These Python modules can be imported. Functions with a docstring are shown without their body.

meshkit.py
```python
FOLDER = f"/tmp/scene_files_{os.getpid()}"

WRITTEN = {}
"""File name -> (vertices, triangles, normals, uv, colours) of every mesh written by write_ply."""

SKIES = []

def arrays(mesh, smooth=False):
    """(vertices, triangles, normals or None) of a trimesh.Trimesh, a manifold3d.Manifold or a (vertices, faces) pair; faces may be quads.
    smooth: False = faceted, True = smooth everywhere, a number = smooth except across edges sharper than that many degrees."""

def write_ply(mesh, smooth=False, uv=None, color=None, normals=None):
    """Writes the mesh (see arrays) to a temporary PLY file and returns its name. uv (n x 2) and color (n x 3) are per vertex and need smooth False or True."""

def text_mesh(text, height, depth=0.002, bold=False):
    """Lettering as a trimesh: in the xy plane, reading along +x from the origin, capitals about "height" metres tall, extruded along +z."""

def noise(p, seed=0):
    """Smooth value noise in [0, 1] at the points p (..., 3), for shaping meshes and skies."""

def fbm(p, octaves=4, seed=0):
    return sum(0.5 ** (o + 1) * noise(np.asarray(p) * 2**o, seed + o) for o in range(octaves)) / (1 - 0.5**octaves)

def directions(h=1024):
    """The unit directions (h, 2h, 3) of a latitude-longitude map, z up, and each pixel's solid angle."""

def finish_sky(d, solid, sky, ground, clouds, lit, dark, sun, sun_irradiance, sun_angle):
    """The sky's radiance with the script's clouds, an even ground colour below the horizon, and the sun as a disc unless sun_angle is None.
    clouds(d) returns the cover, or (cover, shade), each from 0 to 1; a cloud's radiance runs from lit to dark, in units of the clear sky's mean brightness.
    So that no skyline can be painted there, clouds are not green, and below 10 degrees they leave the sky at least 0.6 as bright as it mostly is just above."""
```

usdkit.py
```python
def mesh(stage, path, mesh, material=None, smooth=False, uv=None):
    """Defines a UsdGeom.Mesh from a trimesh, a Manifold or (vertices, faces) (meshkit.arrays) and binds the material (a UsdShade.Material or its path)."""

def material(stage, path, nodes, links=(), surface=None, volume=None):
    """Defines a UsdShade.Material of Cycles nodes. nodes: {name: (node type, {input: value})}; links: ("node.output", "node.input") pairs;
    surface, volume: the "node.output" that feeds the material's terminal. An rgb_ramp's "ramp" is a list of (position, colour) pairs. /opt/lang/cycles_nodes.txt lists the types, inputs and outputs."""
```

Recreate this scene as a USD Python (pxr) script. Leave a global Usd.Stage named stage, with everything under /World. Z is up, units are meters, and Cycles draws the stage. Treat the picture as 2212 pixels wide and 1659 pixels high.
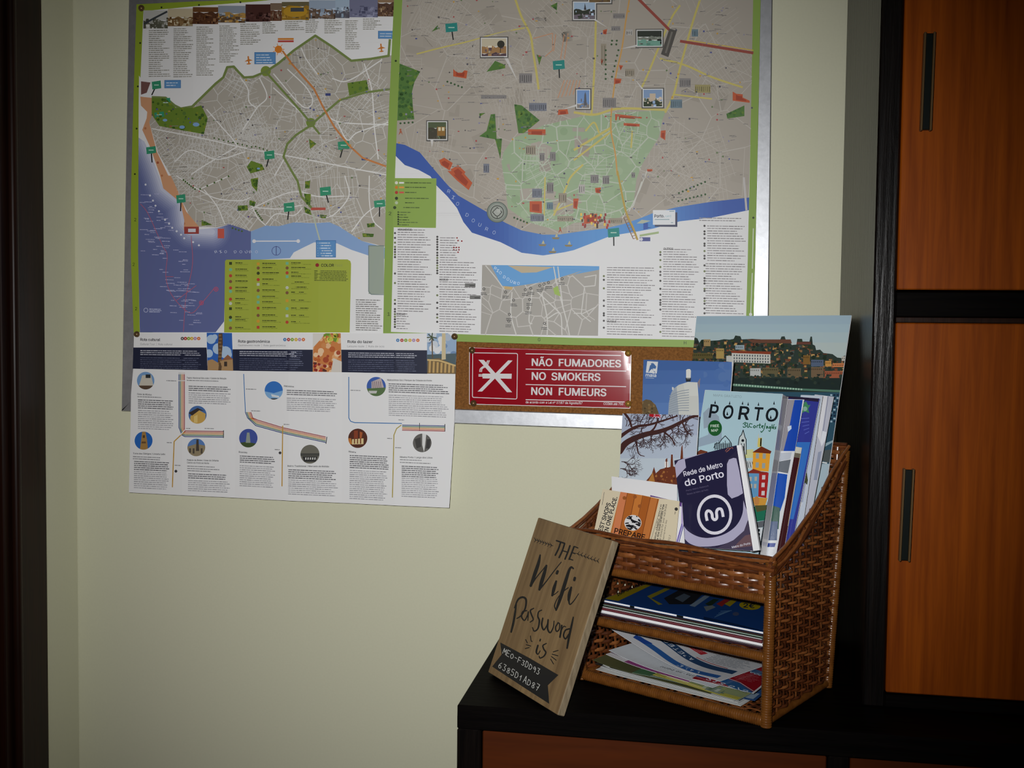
import math, random
import numpy as np
import trimesh, manifold3d, usdkit, meshkit
from pxr import Usd, UsdGeom, UsdLux, Gf, Sdf, Vt, UsdShade
from shapely import affinity
from shapely.geometry import Polygon, LineString, Point, box as sbox, MultiPolygon
from shapely.ops import unary_union
from scipy.spatial import Voronoi

rng = random.Random(7)
stage = Usd.Stage.CreateInMemory()
UsdGeom.SetStageUpAxis(stage, 'Z'); UsdGeom.SetStageMetersPerUnit(stage, 1.0)
UsdGeom.Xform.Define(stage, '/World')

# ---------------------------------------------------------------- camera, flash, exposure
FPX = 2250.0
EYE = np.array([0.0, -1.8304, 1.45])
def _basis(yaw, pitch, roll):
    y, p, r = map(math.radians, (yaw, pitch, roll))
    f = np.array([-math.sin(y) * math.cos(p), math.cos(y) * math.cos(p), -math.sin(p)])
    rt = np.array([math.cos(y), math.sin(y), 0]); up = np.cross(rt, f)
    return np.array([math.cos(r) * rt + math.sin(r) * up, -math.sin(r) * rt + math.cos(r) * up, f])
CAM = _basis(9.48, 2.66, 0.626)
cam = UsdGeom.Camera.Define(stage, '/World/camera')
cam.CreateHorizontalApertureAttr(36.0); cam.CreateVerticalApertureAttr(27.0)
cam.CreateFocalLengthAttr(FPX / 2212 * 36); cam.CreateClippingRangeAttr((0.02, 100.0))
m = np.eye(4); m[0, :3], m[1, :3], m[2, :3], m[3, :3] = CAM[0], CAM[1], -CAM[2], EYE
cam.AddTransformOp().Set(Gf.Matrix4d(m.tolist()))
cam.CreateExposureAttr(0.0)

# the compact camera's flash, a little to the left of and above its lens; the only lamp in the picture
FLASH = EYE - 0.055 * CAM[0] + 0.045 * CAM[1] + 0.01 * CAM[2]
fl = UsdLux.SphereLight.Define(stage, '/World/camera_flash')
fl.CreateRadiusAttr(0.011); fl.CreateIntensityAttr(1.0); fl.CreateExposureAttr(14.2)
fl.CreateColorAttr(Gf.Vec3f(1.0, 1.0, 1.0))
fd = CAM[2] - 0.009 * CAM[0] - 0.03 * CAM[1]; fd /= np.linalg.norm(fd)
fx = np.cross(fd, [0, 0, 1]); fx /= np.linalg.norm(fx); fy = np.cross(fx, fd)
m = np.eye(4); m[0, :3], m[1, :3], m[2, :3], m[3, :3] = fx, fy, -fd, FLASH
fl.AddTransformOp().Set(Gf.Matrix4d(m.tolist()))
sh = UsdLux.ShapingAPI.Apply(fl.GetPrim()); sh.CreateShapingConeAngleAttr(37.0); sh.CreateShapingConeSoftnessAttr(1.0)
# the room's ceiling lamp: weak beside the flash
lamp = UsdLux.DiskLight.Define(stage, '/World/ceiling_light')
lamp.CreateRadiusAttr(0.18); lamp.CreateIntensityAttr(1.0); lamp.CreateExposureAttr(0.6); lamp.CreateColorAttr(Gf.Vec3f(1.0, 0.9, 0.75))
lamp.AddTranslateOp().Set(Gf.Vec3d(-0.3, -2.6, 2.52))

# ---------------------------------------------------------------- helpers
def px(p, c=(0, 0), s=1.0):
    """points read off an enlarged crop (origin c, magnification s) -> picture points"""
    p = np.asarray(p, float).reshape(-1, 2)
    return p / s + np.asarray(c, float)
def zoomed(c, s): return lambda *p: px(p, c, s)
def ray(p):
    p = np.asarray(p, float).reshape(-1, 2)
    d = np.stack([(p[:, 0] - 1106) / FPX, -(p[:, 1] - 829.5) / FPX, np.ones(len(p))], 1)
    return d @ CAM
def on_plane(p, P0, n):
    d = ray(p); n = np.asarray(n, float)
    return EYE + d * (((np.asarray(P0) - EYE) @ n) / (d @ n))[:, None]
def lin(c):
    c = np.asarray(c, float) / 255
    return np.where(c <= 0.04045, c / 12.92, ((c + 0.055) / 1.055) ** 2.4)

_used = {}
def path_for(parent, name):
    base = f'{parent}/{name}'
    k = _used.get(base, -1) + 1; _used[base] = k
    return base if k == 0 else f'{base}_{k:03d}'
BASES = {'/World': np.zeros(3)}
def tag(prim, label=None, cat=None, group=None, kind=None):
    for k, v in (('label', label), ('category', cat), ('group', group), ('kind', kind)):
        if v: prim.SetCustomDataByKey(k, v)
    return prim
def thing(name, label, cat, loc, group=None, kind=None):
    p = path_for('/World', name)
    x = UsdGeom.Xform.Define(stage, p); x.AddTranslateOp().Set(Gf.Vec3d(*map(float, loc)))
    BASES[p] = np.asarray(loc, float)
    tag(x.GetPrim(), label, cat, group, kind)
    return p
def group_part(parent, name):
    p = path_for(parent, name); UsdGeom.Xform.Define(stage, p); BASES[p] = BASES[parent]
    return p
def obj(parent, name, mesh, mat, smooth=False, label=None, kind=None, cat=None, group=None):
    """one Mesh prim; the mesh is given in world space"""
    v, f, n = meshkit.arrays(mesh, smooth)
    p = path_for(parent, name)
    g = UsdGeom.Mesh.Define(stage, p)
    b = BASES.get(parent, np.zeros(3)); BASES[p] = b
    v = v - b
    g.CreatePointsAttr(Vt.Vec3fArray.FromNumpy(v.astype(np.float32)))
    g.CreateFaceVertexCountsAttr(Vt.IntArray.FromNumpy(np.full(len(f), 3, np.int32)))
    g.CreateFaceVertexIndicesAttr(Vt.IntArray.FromNumpy(f.astype(np.int32).ravel()))
    g.CreateSubdivisionSchemeAttr('none')
    if n is not None:
        g.CreateNormalsAttr(Vt.Vec3fArray.FromNumpy(n.astype(np.float32))); g.SetNormalsInterpolation('vertex')
    UsdShade.MaterialBindingAPI.Apply(g.GetPrim()).Bind(UsdShade.Material.Get(stage, mat))
    tag(g.GetPrim(), label, cat, group, kind)
    return p
def struct(name, mesh, mat, smooth=False): return obj('/World', name, mesh, mat, smooth, kind='structure')
def hull(pts):
    h = trimesh.convex.convex_hull(np.asarray(pts, float)); return trimesh.Trimesh(h.vertices, h.faces, process=False)
def cbox(lo, hi, c=0.0015, frame=None):
    """box with chamfered edges; frame = (origin, ex, ey, ez) places it"""
    lo, hi = np.asarray(lo, float), np.asarray(hi, float)
    c = min(c, 0.45 * (hi - lo).min()); pts = []
    for s in np.ndindex(2, 2, 2):
        p = np.where(s, hi, lo); d = np.where(s, -c, c)
        for k in range(3):
            q = p + d; q[k] = p[k]; pts.append(q)
    pts = np.array(pts)
    if frame is not None:
        o, ex, ey, ez = frame; pts = o + pts[:, :1] * ex + pts[:, 1:2] * ey + pts[:, 2:] * ez
    return hull(pts)
def join(ms): return trimesh.util.concatenate(ms)
def tube(path, r, sides=8, caps=True, squash=None):
    """swept tube; r a number or per-point; squash (flat axis vector, factor)"""
    path = np.asarray(path, float); n = len(path); r = np.broadcast_to(r, n)
    t = np.gradient(path, axis=0); t /= np.linalg.norm(t, axis=1, keepdims=True) + 1e-12
    ref = np.array([0, 0, 1.0]) if abs(t[:, 2]).mean() < 0.8 else np.array([1.0, 0, 0])
    if squash is not None: ref = np.asarray(squash[0], float)
    a = np.cross(t, ref); a /= np.linalg.norm(a, axis=1, keepdims=True) + 1e-12
    b = np.cross(a, t)
    k = squash[1] if squash is not None else 1.0
    ang = np.arange(sides) * 2 * math.pi / sides
    ring = path[:, None] + r[:, None, None] * (np.cos(ang)[None, :, None] * a[:, None] + k * np.sin(ang)[None, :, None] * b[:, None])
    v = ring.reshape(-1, 3); f = []
    i = np.arange(n - 1)[:, None] * sides; j = np.arange(sides)[None]; j2 = (j + 1) % sides
    f = np.concatenate([np.stack([i + j, i + j2, i + sides + j2], -1).reshape(-1, 3), np.stack([i + j, i + sides + j2, i + sides + j], -1).reshape(-1, 3)])
    if caps:
        v = np.vstack([v, path[:1], path[-1:]]); c0, c1 = len(v) - 2, len(v) - 1; jj = np.arange(sides)
        f = np.vstack([f, np.stack([np.full(sides, c0), (jj + 1) % sides, jj], 1), np.stack([np.full(sides, c1), (n - 1) * sides + jj, (n - 1) * sides + (jj + 1) % sides], 1)])
    return trimesh.Trimesh(v, f, process=False)
def lathe(profile, o, axis, sides=20):
    """profile (radius, height) turned about axis from o"""
    axis = np.asarray(axis, float); axis /= np.linalg.norm(axis)
    a = np.cross(axis, [0.3, 0.2, 0.9]); a /= np.linalg.norm(a); b = np.cross(axis, a)
    v, f = [], []
    for k, (r, h) in enumerate(profile):
        for j in range(sides):
            t = 2 * math.pi * j / sides
            v.append(np.asarray(o) + axis * h + r * (math.cos(t) * a + math.sin(t) * b))
    for k in range(len(profile) - 1):
        for j in range(sides):
            p, q = k * sides + j, k * sides + (j + 1) % sides
            f += [(p, q, q + sides), (p, q + sides, p + sides)]
    return trimesh.Trimesh(v, f, process=False)
def smoothline(pts, n=8):
    pts = np.asarray(pts, float)
    if len(pts) < 3: return pts
    P = np.vstack([2 * pts[0] - pts[1], pts, 2 * pts[-1] - pts[-2]]); out = []
    for i in range(1, len(P) - 2):
        for t in np.linspace(0, 1, n, endpoint=False):
            a, b, c, d = P[i - 1:i + 3]
            out.append(0.5 * (2 * b + (c - a) * t + (2 * a - 5 * b + 4 * c - d) * t * t + (3 * b - a - 3 * c + d) * t ** 3))
    return np.array(out + [pts[-1]])

# ---------------------------------------------------------------- materials
def plain(name, rgb, rough=0.5, metal=0.0, spec=0.5, coat=0.0, **extra):
    usdkit.material(stage, f'/World/Looks/{name}', {'p': ('principled_bsdf', dict(base_color=lin(rgb), roughness=rough, metallic=metal, specular_ior_level=spec, coat_weight=coat, **extra))}, surface='p.BSDF')
    return f'/World/Looks/{name}'
def grained(name, a, b, rough, stretch, scale=1.0, bump=0.0, spec=0.5, metal=0.0, distortion=0.4, coat=0.0, lo=0.3, hi=0.7):
    """two tones mixed by noise stretched along one axis, for wood, cork, plaster, brushed metal"""
    usdkit.material(stage, f'/World/Looks/{name}', {
        'g': ('geometry', {}),
        'm': ('mapping', dict(scale=stretch)),
        'n': ('noise_texture', dict(scale=scale, detail=6.0, roughness=0.6, distortion=distortion)),
        'r': ('rgb_ramp', dict(ramp=[(lo, tuple(lin(a))), (hi, tuple(lin(b)))])),
        'b': ('bump', dict(strength=bump, distance=0.002)),
        'p': ('principled_bsdf', dict(roughness=rough, specular_ior_level=spec, metallic=metal, coat_weight=coat)),
    }, [('g.position', 'm.vector'), ('m.vector', 'n.vector'), ('n.fac', 'r.fac'), ('r.color', 'p.base_color'), ('n.fac', 'b.height'), ('b.normal', 'p.normal')], surface='p.BSDF')
    return f'/World/Looks/{name}'
def printed(name, rough, coat=0.0):
    usdkit.material(stage, f'/World/Looks/{name}', {
        'a': ('attribute', dict(attribute='ink')),
        'p': ('principled_bsdf', dict(roughness=rough, specular_ior_level=0.4, coat_weight=coat, coat_roughness=0.12)),
    }, [('a.color', 'p.base_color')], surface='p.BSDF')
    return f'/World/Looks/{name}'

WALL = grained('wall_paint', (212, 211, 184), (216, 215, 188), 0.75, (1, 1, 1), 300, 0.03)
CEIL = plain('ceiling_paint', (205, 202, 190), 0.8)
FLOOR = grained('floor_wood', (70, 45, 28), (95, 62, 38), 0.4, (2, 18, 2), 4)
DARK = grained('dark_wood', (4, 3, 3), (18, 13, 11), 0.30, (60, 60, 3), 2.2, 0.4, 0.23)
DARKH = grained('dark_wood_level', (4, 3, 3), (12, 9, 8), 0.55, (3, 60, 60), 2.2, 0.25, 0.03)
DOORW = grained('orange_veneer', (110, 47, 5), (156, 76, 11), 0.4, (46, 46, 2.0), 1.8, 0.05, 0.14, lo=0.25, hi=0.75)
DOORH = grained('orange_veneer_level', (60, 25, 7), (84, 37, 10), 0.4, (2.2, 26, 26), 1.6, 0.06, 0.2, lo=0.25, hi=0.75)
FRAMEW = grained('door_frame_wood', (24, 12, 7), (40, 19, 10), 0.35, (40, 40, 2), 2.0, 0.1, 0.2)
BRASS = plain('brass', (190, 150, 70), 0.3, 0.55)
TARN = plain('tarnished_brass', (112, 88, 56), 0.35, 0.5)
BLACKM = plain('black_inlay', (16, 22, 20), 0.25)
ALU = grained('brushed_aluminium', (170, 172, 176), (186, 188, 192), 0.42, (30, 30, 30), 3, 0.03, metal=0.72)
CORK = grained('cork', (104, 66, 30), (150, 100, 50), 0.85, (1, 1, 1), 260, 0.5, 0.2)
PAPER = plain('paper', (236, 236, 236), 0.6, spec=0.3)
INK = printed('print_matt', 0.55)
GLOSS = printed('print_gloss', 0.22, 0.15)
SIGNP = printed('sign_enamel', 0.14, 0.35)
WIFIW = grained('weathered_plank', (112, 89, 60), (144, 118, 82), 0.6, (34, 34, 3), 2.0, 0.15, 0.3)
WIFIE = grained('plank_edge', (110, 96, 74), (140, 126, 102), 0.7, (90, 90, 20), 2.0, 0.2, 0.3)
RATTAN = [grained(f'rattan_{"abcd"[i]}', a, b, 0.24, (70, 70, 70), 1.5, 0.1, 0.5, coat=0.25) for i, (a, b) in enumerate([((92, 49, 24), (120, 68, 34)), ((78, 40, 19), (104, 56, 27)), ((108, 62, 30), (138, 84, 44)), ((64, 33, 18), (90, 48, 25))])]
CANE = grained('cane_wrap', (90, 51, 18), (118, 72, 28), 0.3, (20, 20, 20), 4, 0.1, 0.4, coat=0.08)

# ---------------------------------------------------------------- printing: flat colour areas laid on a sheet
_glyph = {}
def glyphs(text, bold):
    if (text, bold) not in _glyph:
        t = meshkit.text_mesh(text, 1.0, 0.1, bold)
        top = (t.vertices[t.faces][:, :, 2] > 0.05).all(1)
        used, inv = np.unique(t.faces[top].ravel(), return_inverse=True)
        v = t.vertices[used][:, :2]; v = v - [v[:, 0].min(), 0]
        _glyph[text, bold] = v / [max(np.ptp(v[:, 0]), 1e-9), 1], inv.reshape(-1, 3)
    return _glyph[text, bold]
class Sheet:
    """a thin sheet in a 2-D frame (picture points or metres); at(ab) gives points, nrm the side that is printed; cuts are lines along which it bends"""
    def __init__(s, parent, at, nrm, cuts=((), ()), scale=1.0, step=2.0e-5):
        s.parent, s.at, s.nrm, s.cuts, s.scale, s.step = parent, at, np.asarray(nrm, float), cuts, scale, step
        s.store, s.lv, s.part = {}, 1, 'print'
    def up(s, n=1): s.lv += n; return s
    def on(s, part): s.part = part; return s
    def new(s, part): s.count = getattr(s, 'count', 0) + 1; s.part = (part, s.count); return s
    def cells(s, g):
        xs, ys = s.cuts
        if not len(xs) and not len(ys): return [g]
        x0, y0, x1, y1 = g.bounds
        X = [x0 - 1e-6] + [x for x in xs if x0 < x < x1] + [x1 + 1e-6]; Y = [y0 - 1e-6] + [y for y in ys if y0 < y < y1] + [y1 + 1e-6]
        if len(X) == 2 and len(Y) == 2: return [g]
        return [g.intersection(sbox(a, c, b, d)) for a, b in zip(X, X[1:]) for c, d in zip(Y, Y[1:])]
    def tri(s, v, f, col, lv=None):
        lv = s.lv if lv is None else lv
        used, f = np.unique(np.asarray(f, int), return_inverse=True); f = f.reshape(-1, 3)
        s.nth = getattr(s, 'nth', 0) + 1; P = s.at(np.asarray(v, float)[used]) + s.nrm * (1.0e-4 + (lv + (s.nth % 14) / 16) * s.step)
        s.store.setdefault(s.part, []).append((P, np.asarray(f, int), np.tile(lin(col) * s.scale, (len(P), 1))))
    def geom(s, g, col, lv=None):
        if g.is_empty: return
        for c in s.cells(g):
            for q in getattr(c, 'geoms', [c]):
                if q.geom_type == 'Polygon' and q.area > 1e-12:
                    try:
                        v, f = trimesh.creation.triangulate_polygon(q, engine='earcut')
                    except Exception:
                        continue
                    if len(f): s.tri(v, f, col, lv)
    def poly(s, pts, col, lv=None):
        g = Polygon(np.asarray(pts).reshape(-1, 2))
        s.geom(g if g.is_valid else g.buffer(0), col, lv)
    def rect(s, x0, y0, x1, y1, col, lv=None): s.geom(sbox(min(x0, x1), min(y0, y1), max(x0, x1), max(y0, y1)), col, lv)
    def line(s, pts, w, col, lv=None, smooth=False, cap='flat', clip=None):
        pts = np.asarray(pts, float).reshape(-1, 2)
        if smooth: pts = smoothline(pts)
        g = LineString(pts).buffer(w / 2, cap_style=cap, join_style='round', quad_segs=3)
        s.geom(g if clip is None else g.intersection(clip), col, lv)
    def brush(s, pts, w, col, lv=None):
        """stroke of changing width: w per point"""
        pts = np.asarray(pts, float).reshape(-1, 2); w = np.broadcast_to(np.asarray(w, float), len(pts))
        q = smoothline(np.column_stack([pts, w]), 7)
        g = unary_union([unary_union([Point(a[:2]).buffer(max(a[2], .05) / 2, 4), Point(b[:2]).buffer(max(b[2], .05) / 2, 4)]).convex_hull for a, b in zip(q, q[1:])])
        s.geom(g, col, lv)
    def disc(s, c, r, col, lv=None, ry=None, ang=0):
        g = Point(0, 0).buffer(1, 8); g = affinity.translate(affinity.rotate(affinity.scale(g, r, ry or r), ang), *np.asarray(c, float).ravel())
        s.geom(g, col, lv)
    def ring(s, c, r, w, col, lv=None):
        p = Point(*np.asarray(c, float).ravel()); s.geom(p.buffer(r, 10).difference(p.buffer(r - w, 10)), col, lv)
    def text(s, t, p0, p1, cap, col, bold=False, up=None, lv=None):
        v, f = glyphs(t, bold)
        p0, p1 = np.asarray(p0, float).ravel(), np.asarray(p1, float).ravel()
        d = p1 - p0; u = np.array([d[1], -d[0]]) / np.linalg.norm(d) if up is None else np.asarray(up, float) / np.linalg.norm(up)
        s.tri(p0 + v[:, :1] * d + v[:, 1:] * u * cap, f, col, lv)
    def para(s, x0, y0, x1, y1, pitch, col, h=None, slope=None, ragged=0.25, lv=None, gap=0.22, d=None):
        """lines of print too small to read: a dash for each word"""
        h = h or pitch * 0.45; y = y0
        while y <= y1:
            sl = (-0.02 + 6.2e-5 * y) if slope is None else slope
            end = x1 - (x1 - x0) * ragged * rng.random(); x = x0
            while x < end:
                w = min(pitch * rng.uniform(0.7, 2.6), end - x)
                a, b = y + sl * (x - x0), y + sl * (x + w - x0)
                s.tri([(x, a), (x + w, b), (x + w, b + h), (x, a + h)], [(0, 1, 2), (0, 2, 3)], np.asarray(col) + rng.uniform(-14, 14), lv)
                x += w + pitch * gap
            y += pitch
    def sheet(s, outline, mat, thick=0.0003, name='paper_sheet', label=None, col=None):
        g = outline if hasattr(outline, 'geom_type') else Polygon(np.asarray(outline).reshape(-1, 2))
        ms = []
        for c in s.cells(g):
            for q in getattr(c, 'geoms', [c]):
                if q.geom_type != 'Polygon' or q.area < 1e-10: continue
                v, f = trimesh.creation.triangulate_polygon(q, engine='earcut')
                P = s.at(v); n = len(v)
                e = trimesh.Trimesh(np.column_stack([v, np.zeros(n)]), f, process=False)
                ed = e.edges_sorted; u, cnt = np.unique(ed, axis=0, return_counts=True)
                bd = {tuple(x) for x in u[cnt == 1]}
                walls = [w for a, b in e.edges if tuple(sorted((a, b))) in bd for w in ((a, b, b + n), (a, b + n, a + n))]
                ms.append(trimesh.Trimesh(np.vstack([P, P - s.nrm * thick]), np.vstack([f, f[:, ::-1] + n] + ([np.array(walls)] if walls else [])), process=False))
        return obj(s.parent, name, join(ms), mat, label=label)
    def done(s, mat=None):
        for part, items in s.store.items():
            part = part if isinstance(part, str) else part[0]
            V = np.vstack([i[0] for i in items]); C = np.vstack([i[2] for i in items]); k = 0; F = []
            for P, f, _ in items: F.append(f + k); k += len(P)
            p = obj(s.parent, part, (V, np.vstack(F)), mat or INK)
            UsdGeom.PrimvarsAPI(stage.GetPrimAtPath(p)).CreatePrimvar('ink', Sdf.ValueTypeNames.Color3fArray, 'vertex').Set(Vt.Vec3fArray.FromNumpy(np.clip(C, 0, 1).astype(np.float32)))
def wall_sheet(parent, y, bend=None, cuts=((), ()), **kw):
    """a sheet pinned parallel to the back wall, drawn in picture points; bend(px, py) lifts it off towards the room"""
    def at(ab):
        P = on_plane(ab, (0, y, 0), (0, 1, 0))
        if bend is not None: P = P - np.outer(bend(ab[:, 0], ab[:, 1]), [0, 1, 0])
        return P
    return Sheet(parent, at, (0, -1, 0), cuts, **kw)

# ---------------------------------------------------------------- the room
XL, ZT = -1.153, 0.935
struct('floor', cbox((XL - .1, -3.7, -.05), (2.6, .1, 0), .001), FLOOR)
struct('ceiling', cbox((XL - .1, -3.7, 2.55), (2.6, .1, 2.6), .001), CEIL)
struct('wall_back', cbox((XL - .1, 0, 0), (2.6, .1, 2.55), .001), WALL)
struct('wall_left', cbox((XL - .1, -.113, 0), (XL, 0, 2.55), .001), WALL)
struct('wall_right', cbox((2.5, -3.6, 0), (2.6, 0, 2.55), .001), CEIL)
struct('wall_front', cbox((XL - .1, -3.7, 0), (2.6, -3.6, 2.55), .001), CEIL)
struct('wall_left_far', cbox((XL - .1, -3.6, 0), (XL, -1.15, 2.55), .001), WALL)
# door beside the corner: moulded casing, stop and leaf
d1 = UsdGeom.Xform.Define(stage, '/World/door_1').GetPrim(); tag(d1, kind='structure'); BASES['/World/door_1'] = np.zeros(3)
obj('/World/door_1', 'casing', join([cbox((XL - .02, -.190, 0), (XL + .012, -.114, 2.25), .003), cbox((XL - .02, -.225, 0), (XL + .004, -.186, 2.25), .002)]), FRAMEW)
obj('/World/door_1', 'casing_bead', tube([(XL + .010, -.199, 0), (XL + .010, -.199, 2.25)], .0085, 14), FRAMEW, smooth=50)
obj('/World/door_1', 'leaf', cbox((XL - .05, -1.11, 0), (XL - .012, -.222, 2.16), .002), DOORW)
obj('/World/door_1', 'casing', cbox((XL - .02, -1.22, 0), (XL + .012, -1.11, 2.25), .003), FRAMEW)
obj('/World/door_1', 'casing', cbox((XL - .02, -1.11, 2.16), (XL + .012, -.19, 2.25), .003), FRAMEW)
struct('wall_left_top', cbox((XL - .1, -1.15, 2.25), (XL, -.113, 2.55), .001), WALL)

# ---------------------------------------------------------------- sideboard and tall cabinet on it
SX0, SY, SX1 = -.306, -.432, .76
sb = thing('sideboard', 'low black-stained wooden sideboard with orange panels under the wicker rack', 'sideboard', (SX0, SY, 0))
obj(sb, 'top', cbox((SX0, SY, ZT - .034), (SX1, -.002, ZT), .0018), DARKH)
obj(sb, 'side_panel', cbox((SX0, SY + .03, 0), (SX0 + .034, -.002, ZT - .034), .001), DARK)
obj(sb, 'side_panel', cbox((SX1 - .034, SY + .03, 0), (SX1, -.002, ZT - .034), .001), DARK)
obj(sb, 'stile', cbox((SX0, SY, 0), (SX0 + .034, SY + .03, ZT - .034), .0018), DARK)
obj(sb, 'stile', cbox((.194, SY, .08), (.221, SY + .03, ZT - .034), .0018), DARK)
obj(sb, 'stile', cbox((SX1 - .034, SY, 0), (SX1, SY + .03, ZT - .034), .0018), DARK)
obj(sb, 'bottom_rail', cbox((SX0 + .034, SY, .03), (SX1 - .034, SY + .03, .08), .0018), DARKH)
obj(sb, 'back_panel', cbox((SX0 + .034, -.02, .03), (SX1 - .034, -.004, ZT - .034), .001), DARK)
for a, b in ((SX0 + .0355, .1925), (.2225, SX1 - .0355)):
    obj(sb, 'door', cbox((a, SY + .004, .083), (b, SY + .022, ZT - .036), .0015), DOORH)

WX0, WY, WX1, WT = .254, -.325, .72, 2.32
wc = thing('tall_cabinet', 'tall black-framed cabinet with two orange wooden doors standing on the sideboard', 'cabinet', (WX0, WY, ZT))
obj(wc, 'side_panel', cbox((WX0, WY + .02, ZT), (WX0 + .02, -.002, WT), .001), DARK)
obj(wc, 'side_panel', cbox((WX1 - .02, WY + .02, ZT), (WX1, -.002, WT), .001), DARK)
obj(wc, 'top', cbox((WX0 - .01, WY - .01, WT), (WX1 + .01, -.002, WT + .03), .002), DARKH)
obj(wc, 'stile', cbox((WX0 - .0005, WY, ZT), (.283, WY + .02, WT), .0022), DARK)
obj(wc, 'stile', cbox((WX1 - .03, WY, ZT), (WX1, WY + .02, WT), .0018), DARK)
obj(wc, 'rail', cbox((.283, WY, 1.4815), (WX1 - .03, WY + .02, 1.5165), .0018), DARKH)
obj(wc, 'rail', cbox((.283, WY, ZT), (WX1 - .03, WY + .02, .953), .0018), DARKH)
obj(wc, 'rail', cbox((.283, WY, 2.28), (WX1 - .03, WY + .02, WT), .0018), DARKH)
obj(wc, 'back_panel', cbox((WX0 + .02, -.02, ZT), (WX1 - .02, -.004, WT), .001), DARK)
def handle(door, p, q):
    """flat pull: two brass rails with a black inlay, on two feet"""
    d = (q - p) / np.linalg.norm(q - p); ex = np.array([d[2], 0, -d[0]]); fr = (p, ex, np.array([0, -1.0, 0]), d); L = np.linalg.norm(q - p)
    h = group_part(door, 'handle')
    obj(h, 'inlay', cbox((.0028, .011, .0), (.0122, .0165, L), .0008, fr), BLACKM)
    for a in (0, .0120):
        obj(h, 'brass_rail', cbox((a, .010, -.0015), (a + .003, .0185, L + .0015), .0008, fr), TARN)
    for a in (.02, L - .035):
        obj(h, 'foot', cbox((.003, -.001, a), (.012, .011, a + .02), .001, fr), BLACKM)
for z0, z1, hp in ((1.518, 2.278, ((.3052, 1.7335), (.3068, 1.8615))), (.955, 1.4735, ((.2935, 1.1470), (.2925 + .0035, 1.2725)))):
    dr = group_part(wc, 'door')
    obj(dr, 'door_panel', cbox((.2845, WY + .001, z0 + .001), (WX1 - .0315, WY + .019, z1), .0016), DOORW)
    if z0 < 1.2: obj(dr, 'edge_strip', cbox((.2845, WY + .0035, z1 + .0005), (WX1 - .0315, WY + .019, 1.4812), .0006), FRAMEW)
    handle(dr, np.array([hp[0][0], WY + .001, hp[0][1]]), np.array([hp[1][0], WY + .001, hp[1][1]]))

# ---------------------------------------------------------------- cork board in an aluminium frame
BL, BR_, TLc, TRc = [on_plane(p, (0, -.017, 0), (0, 1, 0))[0] for p in ((262, 888), (1657, 940), (278, -21), (1669, -47))]
cb = thing('cork_board', 'large cork notice board in a brushed aluminium frame on the cream wall', 'notice board', (BL[0], 0, BL[2]))
FW = .026
def rail(a, b, inward):
    """mitred flat rail along a-b, its inner edge towards inward"""
    a, b = a.copy(), b.copy(); d = (b - a) / np.linalg.norm(b - a); n = np.cross(d, [0, -1.0, 0]); n *= np.sign(n @ (inward - a)) or 1
    q = [a, b, b + n * FW - d * FW, a + n * FW + d * FW]; pts = []
    for y, k in ((-.002, 0), (-.0155, 0), (-.017, .0015)):
        for i, p in enumerate(q):
            o = n * (k if i < 2 else -k); pts.append([*(p + o)[[0]], y, (p + o)[2]])
    return hull(pts)
mid = (BL + TRc) / 2
for nm, a, b in (('frame_rail', TLc, BL), ('frame_rail', BL, BR_), ('frame_rail', TRc, BR_), ('frame_rail', TLc, TRc)):
    obj(cb, nm, rail(a, b, mid), ALU)
ins = lambda p: p + (mid - p) / np.linalg.norm(mid - p) * .02
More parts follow.
